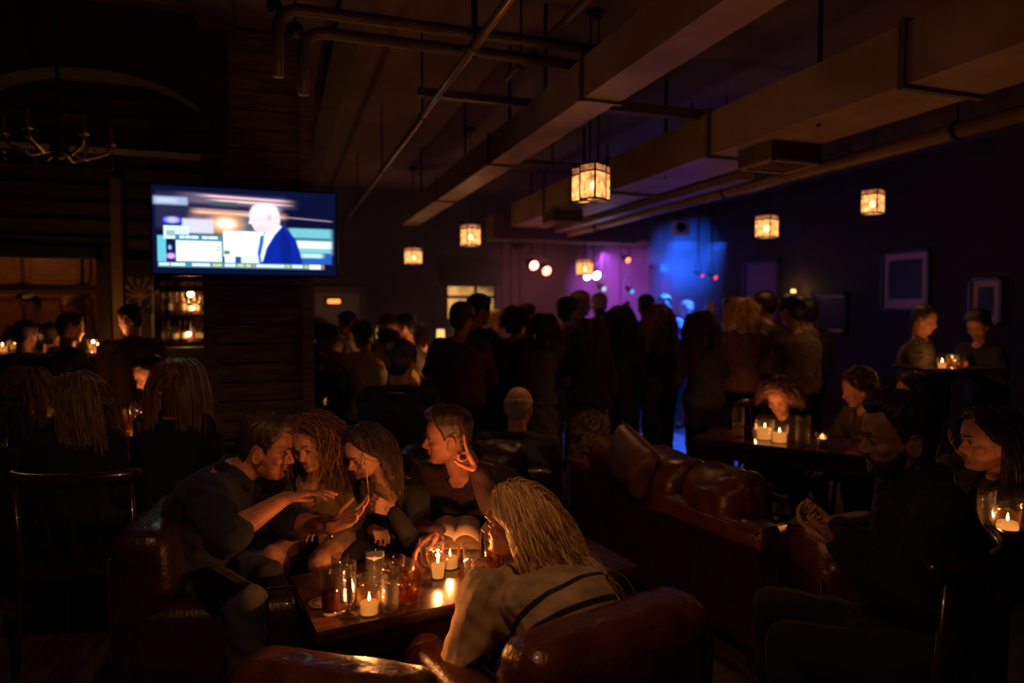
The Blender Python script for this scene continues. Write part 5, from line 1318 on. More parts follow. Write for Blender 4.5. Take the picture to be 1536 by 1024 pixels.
# the blonde woman's armchair (seen from behind), lower right
armchair('brown leather armchair with a worn raised back cushion under the blonde woman', (C(.11, 2.03, 0).x, C(.11, 2.03, 0).y, 0), -34, LEATH, w=.66, d=.74, back=.78, seat=.40, arm=.545)
ch = C(.16, 1.66, 0)
armchair('brown leather armchair at the bottom edge, only its glossy rounded top showing', (C(-.44, 1.93, 0).x, C(-.44, 1.93, 0).y, 0), 14, LEATH, w=.60, d=.50, back=.655, seat=.36, arm=.48)
# sofa behind the four talkers
armA = C(-.98, 3.62, 0); armB = C(.16, 3.80, 0)
sofa('dark leather sofa with brass studs under the two women and man in maroon', V((C(.22, 3.78, 0).x, C(.22, 3.78, 0).y, 0)), V((C(-1.10, 3.65, 0).x, C(-1.10, 3.65, 0).y, 0)), .78, .88, .43, LEATH2, 3, arm=.60, studs=True)
armchair('dark leather armchair on which the man in the navy shirt perches', (C(-1.13, 2.66, 0).x, C(-1.13, 2.66, 0).y, 0), 78, LEATH2, w=.62, d=.66, back=.82, seat=.42, arm=.56)
# middle sofa
sofa('worn brown leather sofa with slumped cushions in the middle of the room, seen from behind', C(.36, 4.35, 0), C(1.08, 2.92, 0), .88, .80, .42, LEATH, 3, arm=.60, bulge=.07)
q = C(.66, 3.72, .77)
t = thing('throw_cushion', 'square brown leather cushion leaning on top of the middle sofa back', 'cushion', q)
p = PB(); dd = (C(1.08, 2.92, 0) - C(.36, 4.35, 0)).normalized(); nn = V((-dd.y, dd.x, 0)); B = (dd, nn, V((0, 0, 1))); rt = Matrix.Rotation(.42, 3, nn); B = tuple(rt @ b for b in (dd, nn, V((0, 0, 1))))
p.rbox((0, 0, 0), (.34, .10, .30), .045, .06, 1, wob=.004, B=B); p.obj('cover', mat('cushion_leather', (.20, .085, .05), .42, var=.3, vscale=8, bump=.25, bscale=60), t)
p = PB(); p.tube([B[0] * (.17 * x) + B[2] * (.15 * z) for x, z in ((-1, -1), (-1, 1), (1, 1), (1, -1), (-1, -1))], .007, 6); p.obj('piping', LEATH, t)
armchair('brown leather tub chair behind the bald man, at the far end of the middle sofa', (C(-.03, 4.36, 0).x, C(-.03, 4.36, 0).y, 0), 14, LEATH2, w=.62, d=.66, back=.78, seat=.42, arm=.62)
armchair('brown leather armchair in front of the man holding a phone', (C(1.55, 2.78, 0).x, C(1.55, 2.78, 0).y, 0), 100, LEATH, w=.66, d=.66, back=.66, seat=.42, arm=.58)

def bentwood(label, loc, yaw, seat=.46, back=.86, w=.44, m=WOODC):
    f = fwd(yaw); rot = math.atan2(f.y, f.x) - PI / 2
    t = thing('wooden_chair', label, 'chair', loc, rot)
    p = PB(); p.rbox((0, 0, seat - .02), (w, .42, .04), .018, n=4); p.obj('seat', m, t)
    for sx in (-1, 1):
        p = PB(); p.cap((sx * (w / 2 - .03), .17, seat - .03), (sx * (w / 2 - .01), .19, .014), .017, .013, 8); p.obj('leg', m, t)
        p = PB(); p.tube([(sx * (w / 2 - .01), -.23, .0), (sx * (w / 2 - .025), -.19, seat - .03), (sx * (w / 2 - .02), -.22, back - .05)], .016, 8); p.obj('leg', m, t)
    p = PB(); rows = []
    for k in range(17):
        a = -1.05 + 2.10 * k / 16; x = math.sin(a) * w * .60; y = -.08 - .19 * math.cos(a); h = .055
        rows.append([(x, y, back - h), (x * 1.04, y - .022, back - h), (x * 1.05, y - .024, back), (x, y, back + .004)])
    p.grid(rows); p.obj('top_rail', m, t)
    for k in (-1, 0, 1): p = PB(); p.cap((k * .10, -.19, seat), (k * .11, -.262, back - .05), .009, .009, 8); p.obj('spindle', m, t)
    return t
bentwood('curved-back wooden chair under the bearded man, its rail catching candlelight', C(1.18, 2.10, 0), -42, back=.925, w=.50)
bentwood('curved-back wooden chair behind the woman in glasses, lit along its rail', C(-1.93, 3.15, 0), -6, back=.90, w=.52)
bentwood('wooden chair of the long-haired blonde woman left of the column', C(-1.80, 3.95, 0), -12, back=.86)
bentwood('wooden chair under the long dark-haired woman at the right edge', C(2.12, 2.86, 0), -60, back=.86)
bentwood('wooden chair under the woman bending over the candles', C(2.05, 5.35, 0), 186, back=.86)
bentwood('wooden chair under the curly-haired man in a jacket', C(2.62, 4.88, 0), -100, back=.86)
bentwood('wooden chair of the far left blonde woman', C(-2.95, 4.45, 0), -10, back=.86)
bentwood('wooden chair with a crumpled grey scarf on its back, behind the seated women', C(-1.07, 4.02, 0), -10, back=.90)
q = C(-1.07, 3.80, .93)
t = thing('scarf', 'crumpled pale grey scarf heaped on a chair back behind the two women', 'scarf', q)
p = PB(); r5 = random.Random(4)
for k in range(9):
    pts = []; a = r5.uniform(0, 6)
    for i in range(14): u = i / 13; pts.append(V((-.15 + .30 * u + .02 * math.sin(a + u * 9), .05 * math.sin(a * 2 + u * 6), .035 * math.sin(u * PI) + .025 * math.sin(a + u * 14) - .10 * max(0, u - .6) * (k % 3))))
    p.tube(pts, [.008 + .016 * math.sin(PI * (i + .5) / 14) for i in range(14)], 7, flat=.5)
p.obj('cloth', mat('scarf_grey', (.34, .27, .24), .9, var=.3, vscale=30), t)
# ------------------------------------------------------------------ hair and clothes materials
def hairm(n, c, var=.35): return mat('hair_' + n, c, .38, var=var, vscale=60, bump=.3, bscale=300, stretch=(1, 1, .15), spec=.6)
H_BLK = hairm('black', (.016, .011, .009)); H_DBR = hairm('dark_brown', (.045, .024, .013)); H_BRN = hairm('brown', (.062, .032, .017)); H_AUB = hairm('auburn', (.20, .085, .036)); H_BLD = hairm('blonde', (.82, .48, .20)); H_BL2 = hairm('dark_blonde', (.30, .17, .08)); H_GRY = hairm('grey', (.38, .33, .28))
def cloth(n, c, **k): return mat('cloth_' + n, c, k.pop('rough', .88), var=k.pop('var', .25), vscale=20, bump=.25, bscale=350, sheen=k.pop('sheen', .04), **k)
NAVY = cloth('navy', (.011, .013, .026)); OLIVE = cloth('olive', (.20, .135, .06)); BLK = cloth('black', (.013, .012, .013)); MAROON = cloth('maroon', (.034, .009, .010)); DENIM = cloth('denim', (.045, .050, .05)); KHAKI = cloth('khaki', (.36, .25, .14)); DARK = cloth('charcoal', (.03, .028, .03)); GREYK = cloth('grey_knit', (.14, .12, .13)); TANJ = cloth('tan_jacket', (.10, .065, .035)); PINKK = cloth('dusty_pink', (.28, .13, .14)); REDB = cloth('dark_red', (.09, .018, .014)); CREAM = cloth('cream_knit', (.50, .36, .21), rough=.95); DKJ = cloth('dark_jacket', (.018, .015, .014)); WHT = cloth('off_white', (.5, .42, .38)); BLUELIT = cloth('blue_lit_shirt', (.10, .16, .35)); TRB = cloth('black_trousers', (.010, .010, .011)); JEAN = cloth('dark_jeans', (.035, .042, .06)); TANSK = cloth('tan_skirt', (.26, .16, .08))  # blue-lit shirt cloth: blue stage light is put into its colour
PLAID = pattern_mat('cloth_plaid', (.03, .028, .025), (.22, .18, .13), 'plaid', 18); KNITP = pattern_mat('cloth_patterned_knit', (.10, .075, .055), (.30, .24, .18), 'plaid', 34); PATSK = pattern_mat('cloth_patterned_skirt', (.05, .035, .035), (.34, .24, .20), 'spots', 26)
LIPS = mat('lips', (.36, .10, .08), .35)
SHORT = dict(line='m', top=.020, side=.008, rough=.005)
def J(**k): k.setdefault('s', 1.0); k.setdefault('sex', 'm'); k.setdefault('pose', 'sit'); return k

# man in the navy shirt, talking with both hands
hd = P(399, 672, 2.70)
F1 = make_person('man in a dark navy shirt leaning in, talking with both hands stretched out', J(
    head=hd, hf=fwd(82) + V((0, 0, -.22)), roll=2, neck=P(357, 704, 2.68), hip=C(-1.26, 2.74, .52), body=95, pelvis=76, bow=.07, s=1.02, shrug=(.02, .0), fat=1.08,
    kneeR=C(-.93, 2.36, .565), ankR=C(-.95, 2.34, .10), kneeL=C(-.96, 2.62, .56), ankL=C(-.86, 2.70, .10),
    armR=dict(w=P(428, 747, 2.46), d=P(476, 736, 2.50) - P(428, 747, 2.46), n=V((0, 0, -1)) + CF * -.25, curl=(.10, .16, .22, .28), thumb=.35, spread=.20, pole=V((0, 0, -.4)) - CR * .5 - CF * 1.0),
    armL=dict(w=P(500, 789, 2.62), d=P(560, 762, 2.60) - P(500, 789, 2.62), n=V((0, 0, 1)) - CF * .55, curl=(.16, .22, .28, .30), thumb=.15, spread=.22, pole=V((0, 0, -1)))),
    dict(skin=SKIN2, hair=H_BRN, hstyle=dict(SHORT, top=.024, side=.009, rough=.008, quiff=.006), fine=True, gaze=0,
         top=dict(mat=NAVY, arms=1.10, collar=True, fold=.0045, sg=.014, g=.014), bottom=dict(mat=DENIM)))
t = thing('bracelet', 'dark beaded bracelet on the outstretched wrist of the man in navy', 'bracelet', F1['armL']['w'])
A = F1['armL']; ax = (A['w'] - A['e']).normalized(); u = ax.orthogonal().normalized(); w_ = ax.cross(u); p = PB()
for k in range(18): a = 2 * PI * k / 18; p.ell(-ax * .012 + (u * math.cos(a) + w_ * math.sin(a)) * .031, (.0055,) * 3, n=8, h=6)
p.obj('beads', mat('beads_dark', (.03, .015, .01), .4), t)
p = PB(); p.ell(-ax * .012 - V((0, 0, .040)), (.007, .007, .012), n=8, h=6); p.obj('charm', BRASS, t)

# woman with wavy auburn hair between the men
hd = P(468, 664, 2.98)
F2 = make_person('woman with wavy auburn hair and olive jacket, listening behind the man in navy', J(
    sex='f', head=hd, hf=fwd(196) + V((0, 0, -.30)), roll=8, neck=P(468, 724, 3.05), hip=C(-.80, 3.24, .53), body=178, pelvis=170, bow=.05, s=.98,
    kneeR=C(-.98, 2.78, .58), ankR=C(-.98, 2.84, .10), kneeL=C(-.775, 2.735, .575), ankL=C(-.72, 2.86, .10),
    armR=dict(p='lap'), armL=dict(w=C(-.80, 2.95, .66), d=fwd(225), n=V((0, 0, -1)), curl=(.45, .5, .5, .5), spread=.02)),
    dict(skin=SKIN, hair=H_AUB, hstyle=dict(line='f', top=.020, side=.012, rough=.006, n=900, len=.36, wave=.55, freq=48, vol=.040, rad=.0026, part=.2, seed=5), fine=True, lips=LIPS, gaze=-1,
         top=dict(mat=OLIVE, collar=True, fold=.004, g=.013, sg=.006, vneck=.10, name='jacket'), bottom=dict(mat=TANSK, legs=.72, g=.016)))
# woman with the drink and straw
hd = P(549, 676, 2.93)
F3 = make_person('woman in a black V-neck top looking down, holding a drink with a straw', J(
    sex='f', head=hd, hf=fwd(222) + V((0, 0, -.42)), roll=-8, neck=P(572, 727, 3.02), hip=C(-.50, 3.22, .53), body=196, pelvis=182, bow=.05, s=.96,
    armL=dict(w=P(590, 766, 2.80), d=CR * -.9 + V((0, 0, .34)), n=CF * .95 - CR * .1, curl=(.55, .60, .62, .62), thumb=.75, pole=V((0, 0, -1)) + CR * .5),
    armR=dict(w=C(-.60, 2.92, .655), d=CR * .5 - CF * .7 , n=V((0, 0, -1)), curl=(.85, .9, .95, .95), spread=.02)),
    dict(skin=SKIN3, hair=H_BRN, hstyle=dict(line='f', top=.016, side=.010, rough=.005, n=900, len=.29, wave=.10, vol=.018, rad=.0024, part=-.2, seed=8, tuck=True), fine=True, lips=LIPS,
         top=dict(mat=BLK, vneck=.16, vk=1.4, fold=.003, g=.008), bottom=dict(mat=TRB)))
glass(P(553, 768, 2.835), 'highball', 'highball glass of clear ice drink with pink straw in the seated woman\'s hand', m=CUTG, liquid=WATER, fill=.55, ice=True, straw=True)
# man in maroon, listening with a raised finger
hd = P(672, 655, 3.10)
F4 = make_person('man in a dark maroon shirt in profile, raising one finger beside his ear', J(
    head=hd, hf=fwd(-96) + V((0, 0, -.06)), roll=-2, neck=P(692, 708, 3.16), hip=C(-.12, 3.35, .54), body=192, pelvis=184, bow=.05, s=1.03, fat=1.05, shrug=(0, .01),
    kneeR=C(-.30, 2.83, .55), ankR=C(-.30, 2.9, .10), kneeL=C(.0, 2.95, .56), ankL=C(.0, 3.0, .10),
    armL=dict(w=P(717, 706, 2.88), flip=-1, d=V((0, 0, 1)) - CR * .42, n=-CR * .9 + CF * .12, curl=(1.15, 1.25, 1.25, 1.2), index=-.11, thumb=.9, spread=.12, pole=V((0, 0, -1)) + CR * .5),
    armR=dict(w=P(655, 800, 2.80), d=P(622, 822, 2.74) - P(655, 800, 2.80), n=V((0, 0, -1)) - CF * .5, curl=(.35, .45, .5, .5), thumb=.35, pole=V((0, 0, -1)) - CR * .6)),
    dict(skin=SKIN2, hair=H_BRN, hstyle=dict(SHORT, top=.026, side=.008, rough=.006, quiff=.014), fine=True,
         top=dict(mat=MAROON, arms=1.93, collar=True, fold=.004, g=.014, sg=.010), bottom=dict(mat=KHAKI)))
# folded napkin / open booklet lying on his knee
q = P(684, 803, 2.86)
t = thing('open_booklet', 'open cream booklet lying on the lap of the man in maroon', 'booklet', q)
p = PB(); rows = []
for k in range(21):
    u = (k - 10) / 10; x = u * .100; z = .030 * (1 - (abs(abs(u) - .45) / .55) ** 2) * (1 if abs(u) > .03 else .2)
    rows.append([CR * x - CF * .075 + V((0, 0, z)), CR * x + CF * .085 + V((0, 0, z + .035)), CR * x + CF * .086 + V((0, 0, z + .030)), CR * x - CF * .075 + V((0, 0, z - .006))])
p.grid(rows); p.obj('pages', mat('paper_cream', (.34, .25, .16), .8), t)
p = PB(); p.rbox((0, 0, -.012), (.215, .16, .006), .003, n=3, B=(CR, V((CF.x, CF.y, .2)).normalized(), V((0, 0, 1)))); p.obj('cover', mat('paper_tan', (.30, .21, .12), .7), t)

# blonde woman from behind
hd = P(771, 782, 2.28)
STRIPE_PLANES = [(.3321, -.7263, -.6018, -1.5428, .0085), (.1999, -.6876, -.6980, -1.5781, .0085)]
def striped():
    m = CREAM.copy(); m.name = 'cloth_striped_knit'; nt = m.node_tree; b = nt.nodes['Principled BSDF']; N = nt.nodes.new; L = nt.links.new
    tc = N('ShaderNodeTexCoord'); sx = N('ShaderNodeSeparateXYZ'); L(tc.outputs['UV'], sx.inputs[0])
    src = b.inputs['Base Color'].links[0].from_socket
    mx = N('ShaderNodeMix'); mx.data_type = 'RGBA'; mx.inputs['B'].default_value = (.022, .018, .024, 1)
    at = N('ShaderNodeAttribute'); at.attribute_name = 'stripe'
    lt = N('ShaderNodeMath'); lt.operation = 'LESS_THAN'; lt.inputs[1].default_value = 0.0; L(at.outputs['Fac'], lt.inputs[0]); L(lt.outputs[0], mx.inputs['Factor']); L(src, mx.inputs['A']); L(mx.outputs['Result'], b.inputs['Base Color']); return m
STR = striped()
F5 = make_person('blonde long-haired woman seen from behind in a cream sweater with dark stripes', J(
    sex='f', head=hd, hf=fwd(-84) + V((0, 0, .02)), roll=-4, neck=P(800, 850, 2.22), hip=C(.16, 2.06, .50), body=-28, pelvis=-34, bow=.09, s=1.0, sw=1.16, fat=1.18, shrug=(.012, -.02),
    kneeR=C(.08, 2.42, .50), ankR=C(.06, 2.50, .10), kneeL=C(-.10, 2.28, .50), ankL=C(-.16, 2.36, .10),
    armL=dict(w=C(-.05, 2.18, .62), d=fwd(20) + V((0, 0, .1)), n=V((0, 0, -1)), curl=(.3, .3, .3, .3), pole=-CR * .5 + V((0, 0, -1)) - CF * .5),
    armR=dict(w=P(752, 868, 2.38), d=V((0, 0, .8)) - CR * .5, n=-CR, curl=(.8, .85, .9, .9), thumb=.6, pole=CR + V((0, 0, -1)))),
    dict(skin=SKIN, hair=H_BLD, hstyle=dict(line='f', top=.015, side=.011, rough=.005, n=1500, len=.56, wave=.22, freq=22, vol=.030, rad=.0026, part=.1, seed=12, tuck=True, fine=True, sweep=(.25, -.62, 0)), fine=True, lips=LIPS,
         top=dict(mat=STR, fold=.004, g=.020, sg=.014, name='sweater', high=.99), bottom=dict(mat=JEAN)))
for o in F5['root'].children:
    if o.name.startswith('sweater'):
        me = o.data; n = len(me.vertices); co = np.empty(n * 3); me.vertices.foreach_get('co', co); co = co.reshape(-1, 3) + np.array(F5['base'])
        sL, sR, nk = [np.array(F5[k]) for k in ('sL', 'sR', 'neck')]; r_, f_, u_ = [np.array(q) for q in F5['cB']]
        l = co - nk; x, z = l @ r_, l @ u_; y = l @ f_
        dist = np.full(n, 1.0)
        for (nx, ny, nz, dd, hw) in STRIPE_PLANES: dist = np.minimum(dist, np.abs(co @ np.array([nx, ny, nz]) - dd) - hw)
        nd = np.abs(np.linalg.norm(l, axis=1) - .100) - .006; nd[z < -.08] = 1; a = np.minimum(dist, nd).astype(np.float32)
        at = me.attributes.new('stripe', 'FLOAT', 'POINT'); at.data.foreach_set('value', a)
q = P(743, 852, 2.36)
glass(q, 'pint', 'tall amber drink glass held up to the blonde woman\'s mouth', m=CUTG, liquid=BEER, fill=.75, tilt=(.22, -.10, 0))

# bearded man at the right
hd = P(1347, 655, 2.06)
F6 = make_person('bearded man in a dark jacket in profile at the right, a phone in his hands', J(
    head=hd, hf=fwd(-82) + V((0, 0, -.10)), roll=0, neck=P(1384, 712, 2.06), hip=C(1.17, 2.04, .55), body=-74, pelvis=-75, bow=.04, s=1.03, fat=1.0,
    kneeR=C(.92, 2.36, .56), kneeL=C(.86, 2.08, .56), ankR=C(.95, 2.40, .10), ankL=C(.90, 2.10, .10),
    armR=dict(w=P(1262, 800, 2.16), d=P(1225, 790, 2.16) - P(1262, 800, 2.16), n=V((0, 0, 1)) - CF * .3, curl=(.55, .6, .6, .6), pole=V((0, 0, -1)) + CR * .4),
    armL=dict(w=P(1262, 818, 1.98), d=P(1222, 800, 2.03) - P(1262, 818, 1.98), n=V((0, 0, 1)) + CF * .4, curl=(.5, .55, .6, .6), pole=V((0, 0, -1)) + CR * .4)),
    dict(skin=SKIN, hair=H_DBR, hstyle=dict(SHORT, top=.022, side=.010, rough=.005, quiff=.006), beard=True, fine=True,
         top=dict(mat=DKJ, collar=True, fold=.005, g=.020, sg=.010, name='jacket'), bottom=dict(mat=TRB)))
t = thing('phone', 'slim phone held flat in the bearded man\'s hands', 'phone', P(1219, 794, 2.08), 0)
B = tilt_basis(CR * -1 + V((0, 0, .25)), 12); p = PB(); p.rbox((0, 0, 0), (.075, .145, .009), .004, n=4, B=B); p.obj('casing', BLACKMETAL, t)
p = PB(); p.box(B[2] * .0055, (.066, .134, .001), B); p.obj('screen', mat('phone_glass', (.30, .22, .16), .12), t)

# woman with long dark hair at the right edge
hd = P(1484, 660, 2.80)
F7 = make_person('woman with long straight dark hair in profile at the right edge', J(
    sex='f', head=hd, hf=fwd(-84) + V((0, 0, -.06)), neck=P(1504, 712, 2.82), hip=C(2.08, 2.86, .56), body=-72, pelvis=-75, bow=.05, s=1.0,
    kneeR=C(1.76, 3.12, .56), kneeL=C(1.72, 2.90, .56),
    armR=dict(w=P(1460, 688, 3.02), d=P(1430, 668, 3.06) - P(1460, 688, 3.02), n=V((0, 0, 1)) + CR * -.3, curl=(.3, .35, .4, .4), pole=V((0, 0, -1)) + CR * .5), armL=dict(p='lap')),
    dict(skin=SKIN, hair=H_BLK, hstyle=dict(line='f', top=.016, side=.011, n=800, len=.50, wave=.08, vol=.026, rad=.0030, seed=21, tuck=True), fine=True, lips=LIPS, vox=.006, hs=1.10,
         top=dict(mat=BLK, fold=.004), bottom=dict(mat=TRB)))

LONG = lambda **k: dict(dict(line='f', top=.018, side=.012, rough=.006, n=480, len=.42, wave=.15, vol=.03, rad=.0040, seed=int(rng.integers(99))), **k)
BUN = dict(line='f', top=.020, side=.014, rough=.007)
CURL = dict(line='f', top=.040, side=.030, rough=.012, curl=True, n=420, len=.15, wave=.9, freq=80, vol=.045, rad=.005, seed=4)
def mid(label, px, py, d, yaw, sex='m', pose='sit', skin=None, hair=H_DBR, hs=SHORT, top=BLK, bottom=TRB, group=None, lean=.05, pitch=-.12, body=None, s=None, armR='table', armL='table', headk=1.0, seat=.45, skirt=None, fat=1.0, eyes=False, stride=0, sidelean=0, roll=0, tk=None, arms=1.97, bun=False, look=None):
    h = P(px, py, d); body = yaw if body is None else body; bf = fwd(body)
    if pose == 'stand':
        s = s or max(.86, min(1.10, (h.z + .115) / 1.755)); hip = V((h.x, h.y, .93 * s + .015)) - bf * (lean + .015); nk = h - bf * (.025) - V((0, 0, .175 * s))
        Lt = (nk - hip).length
    else:
        s = s or (1.0 if sex == 'm' else .95); nk = h - bf * (.045 + lean * .15) - V((0, 0, .165 * s)); Lt = .53 * s
        hip = nk - bf * min(lean, .5) - V((0, 0, math.sqrt(max(Lt ** 2 - min(lean, .45) ** 2, .05)))); hip += bf.cross(V((0, 0, 1))) * sidelean
    tk = dict(dict(mat=top, arms=arms, fold=.0035, g=.020, sg=.006, low=-.14), **(tk or {}))
    bt = dict(mat=bottom); 
    if skirt: bt['skirt'] = skirt
    j = J(sex=sex, pose=pose, head=h, hf=fwd(yaw) + V((0, 0, pitch)), roll=roll, neck=nk, hip=hip, body=body, s=s, armR=dict(p=armR) if isinstance(armR, str) else armR, armL=dict(p=armL) if isinstance(armL, str) else armL, fat=fat, stride=stride, bow=.03 if pose == 'stand' else .06)
    lk = dict(skin=skin or SKIN, hair=hair, hstyle=dict(hs), top=tk, bottom=bt, eyes=eyes, hs=headk); lk.update(look or {})
    r = make_person(label, j, lk, group)
    if bun:
        p = PB(); p.ell(r['L'](0, -.105, .055), (.042, .038, .040), r['HB']); 
        for k in range(5): a = k * 1.25; p.tube([r['L'](.03 * math.cos(a + u), -.11 + .028 * math.sin(u * 1.3), .055 + .035 * math.sin(a + u)) for u in (0, .5, 1, 1.5, 2)], .010, 6)
        p.obj('hair_bun', hair, r['root'], off=r['base'])
    return r
GS = None
mid('bald white-haired man in a dark suit seen from behind in the middle of the room', 778, 611, 4.10, 14, hair=H_GRY, hs=dict(line='bald', top=.002, side=.006, rough=.002), top=DARK, lean=.02, armR='lap', armL='lap', fat=1.15, headk=1.06, tk=dict(collar=True))
mid('woman with curly light-brown hair bending over the candles beside the dance floor', 1170, 597, 5.05, 222, 'f', hair=H_AUB, hs=CURL, top=BLK, lean=.22, pitch=-.55, eyes=True, headk=1.12)
mid('curly-haired man in an open dark jacket facing the candles in profile', 1288, 583, 5.0, -80, 'm', hair=H_BRN, hs=dict(CURL, len=.07, n=300, top=.030, side=.022), top=TANJ, lean=.16, pitch=-.3, body=-100, tk=dict(collar=True, name='jacket'), headk=1.1)
mid('dark-haired woman in profile, only her face lit, behind the bearded man', 1369, 588, 4.75, -82, 'f', hair=H_BLK, hs=LONG(len=.3), top=BLK, lean=.05, headk=1.12)
mid('standing man in a plaid shirt by the framed pictures', 1386, 480, 5.6, 130, 'm', 'stand', hair=H_DBR, top=PLAID, armR='bent', armL='bent', pitch=-.25, lean=.02)
pr = P(1450, 547, 5.36)
mid('woman with short black hair reaching over the candle by the pictures', 1467, 488, 5.60, -120, 'f', 'stand', hair=H_BLK, hs=dict(BUN, top=.03, side=.022), top=BLK, arms=.8, pitch=-.55, lean=.12, body=-110, armR=dict(w=pr, d=-CR + V((0, 0, -.1)), n=V((0, 0, -1)), curl=(.6, .6, .6, .6)), armL=dict(w=P(1466, 552, 5.36), d=-CR, n=V((0, 0, -1)), curl=(.6, .6, .6, .6)), eyes=True, headk=1.05)
# left side
mid('blonde woman in dark-rimmed glasses in profile, left of the column', 113, 600, 3.45, -92, 'f', hair=H_BL2, hs=LONG(sweep=(0, -.10, 0), tuck=True, len=.40, n=620, rad=.0042, vol=.034, wave=.2), top=BLK, lean=.04, body=-30, armR='lap', armL='lap', headk=1.1, eyes=True, look=dict(specs=True))
q = None
mid('woman with dark-blonde hair seen from behind at the far left', 40, 585, 4.1, -12, 'f', hair=H_BL2, hs=LONG(len=.30, vol=.04), top=BLK, lean=.02, headk=1.12)
mid('woman with very long straight blonde hair and black jacket beside the column', 269, 575, 3.70, -4, 'f', hair=H_BL2, hs=LONG(len=.36, n=620, wave=.05, rad=.0042, vol=.034), top=BLK, lean=.02, headk=1.1, armR='lap', armL='lap', fat=1.1)
mid('man with spectacles leaning over the glasses, left of the column', 226, 562, 4.75, -140, 'm', hair=H_BRN, top=BLK, lean=.10, pitch=-.5, body=-130, eyes=True, s=1.02, look=dict(specs=True))
mid('standing man in a brownish jacket facing left beside the chalk sign', 196, 480, 5.35, -75, 'm', 'stand', hair=H_BLK, top=TANJ, armR='bent', armL='bent', pitch=-.2, tk=dict(collar=True, name='jacket', g=.02), body=-50, fat=1.1)
mid('dark silhouetted man with short hair, leftmost before the bar window', 38, 503, 5.2, 5, 'm', 'stand', hair=H_BLK, top=BLK, armR='bent', armL='bent')
mid('dark silhouetted woman between the two men before the bar window', 78, 503, 5.5, 20, 'f', 'stand', hair=H_BLK, hs=BUN, top=BLK, armR='bent', armL='down')
mid('broad dark silhouetted man leaning on the ledge before the bar window', 106, 492, 5.1, 35, 'm', 'stand', hair=H_BLK, top=DKJ, armR='bent', armL='bent', fat=1.2, lean=.1)
mid('dark figure in a cap behind the bar window', 46, 462, 6.8, 170, 'm', 'stand', hair=H_BLK, top=DARK, armR='bent', armL='bent')
mid('person with fair hair behind the bar window', 108, 462, 7.0, 190, 'f', 'stand', hair=H_BL2, hs=LONG(len=.2, n=180), top=WHT, armR='bent', armL='down')
mid('dark-clothed person at the left edge before the two small glasses', 8, 628, 3.7, 20, 'f', hair=H_BLK, hs=LONG(len=.3, n=220), top=BLK, armR='lap', armL='lap')
# middle back, seated
mid('older man in glasses and dark jacket hunched over a table right of the column', 504, 530, 5.9, -140, 'm', hair=H_GRY, hs=dict(SHORT, top=.014, side=.010), top=DKJ, lean=.16, pitch=-.6, body=-150, armR='table', armL='table', headk=1.12, tk=dict(collar=True), look=dict(specs=True))
mid('broad man in black seen from behind, right of the hunched older man', 601, 543, 4.45, 8, 'm', hair=H_BLK, hs=dict(SHORT, top=.022, side=.016), top=BLK, lean=.05, fat=1.2, armR='lap', armL='lap', headk=1.05, s=1.06, tk=dict(collar=True))
mid('dark-haired woman in a pale dress, her bare back lit red', 544, 503, 5.7, -60, 'f', hair=H_BLK, hs=BUN, top=WHT, lean=.1, pitch=-.2, body=-30, tk=dict(high=.86), arms=.0, seat=.7)
mid('woman with dark hair and red-lit face looking left, behind the woman in a pale dress', 521, 486, 6.2, -85, 'f', 'stand', hair=H_DBR, hs=BUN, top=WHT, lean=.0, armR='bent', armL='bent', arms=.5)
mid('blonde woman farthest back beside the column edge', 482, 492, 6.9, 150, 'f', 'stand', hair=H_BLD, hs=LONG(len=.25, n=220), top=DARK, armR='bent', armL='bent')
mid('dark-haired person just right of the column, between blonde and hunched man', 489, 504, 6.7, 10, 'f', hair=H_BLK, hs=LONG(len=.2, n=220, vol=.04), top=BLK, lean=.02)
mid('dark-haired man facing left in front of the embracing couple', 582, 517, 5.95, -75, 'm', hair=H_BLK, hs=dict(SHORT, top=.03, side=.02), top=TANJ, lean=.08, armR='table', armL='table')
mid('fair-haired woman of the embracing couple, facing right', 587, 487, 6.3, 78, 'f', 'stand', hair=H_BL2, hs=LONG(len=.22, n=220), top=WHT, armR='hug', armL='hug', pitch=.05)
mid('dark-haired man of the embracing couple, facing left', 608, 490, 6.3, -80, 'm', 'stand', hair=H_BLK, hs=dict(SHORT, top=.03, side=.02), top=DKJ, armR='hug', armL='hug', pitch=-.1, fat=1.1)
mid('woman seen from behind with purple rim light, right of the embracing couple', 628, 500, 6.9, 20, 'f', 'stand', hair=H_DBR, hs=LONG(len=.3, n=220), top=DARK, armR='bent', armL='bent')
# the crowd
def crowd(label, px, py, d, yaw, sex, **k): k.setdefault('headk', 1.10); return mid(label, px, py, d, yaw, sex, 'stand', **k)
crowd('broad man in a dark maroon pullover seen from behind, leftmost of the standing crowd', 693, 479, 5.45, 18, 'm', hair=H_DBR, hs=dict(SHORT, top=.026, side=.020), top=REDB, armR='bent', armL='out', fat=1.3)
crowd('tall dark-haired man close behind the man in maroon pullover', 719, 466, 6.0, 50, 'm', hair=H_BLK, hs=dict(SHORT, top=.03, side=.02), top=BLK, armR='bent', armL='out', fat=1.1)
crowd('pale-haired person with violet-lit cheek between the two men at the left of the crowd', 746, 482, 7.2, 100, 'f', hair=H_BL2, hs=BUN, top=DARK, armR='bent', armL='chest')
crowd('curly dark-haired woman with raised forearm, left part of the crowd', 773, 483, 6.1, 20, 'f', hair=H_BLK, hs=dict(CURL, len=.12, n=300, top=.03, side=.022), top=BLK, armR='chest', armL='out')
crowd('man with orange-lit hair peeking between the curly woman and the straight-haired woman', 791, 474, 7.3, 60, 'm', hair=H_BRN, top=DARK, armR='bent', armL='bent')
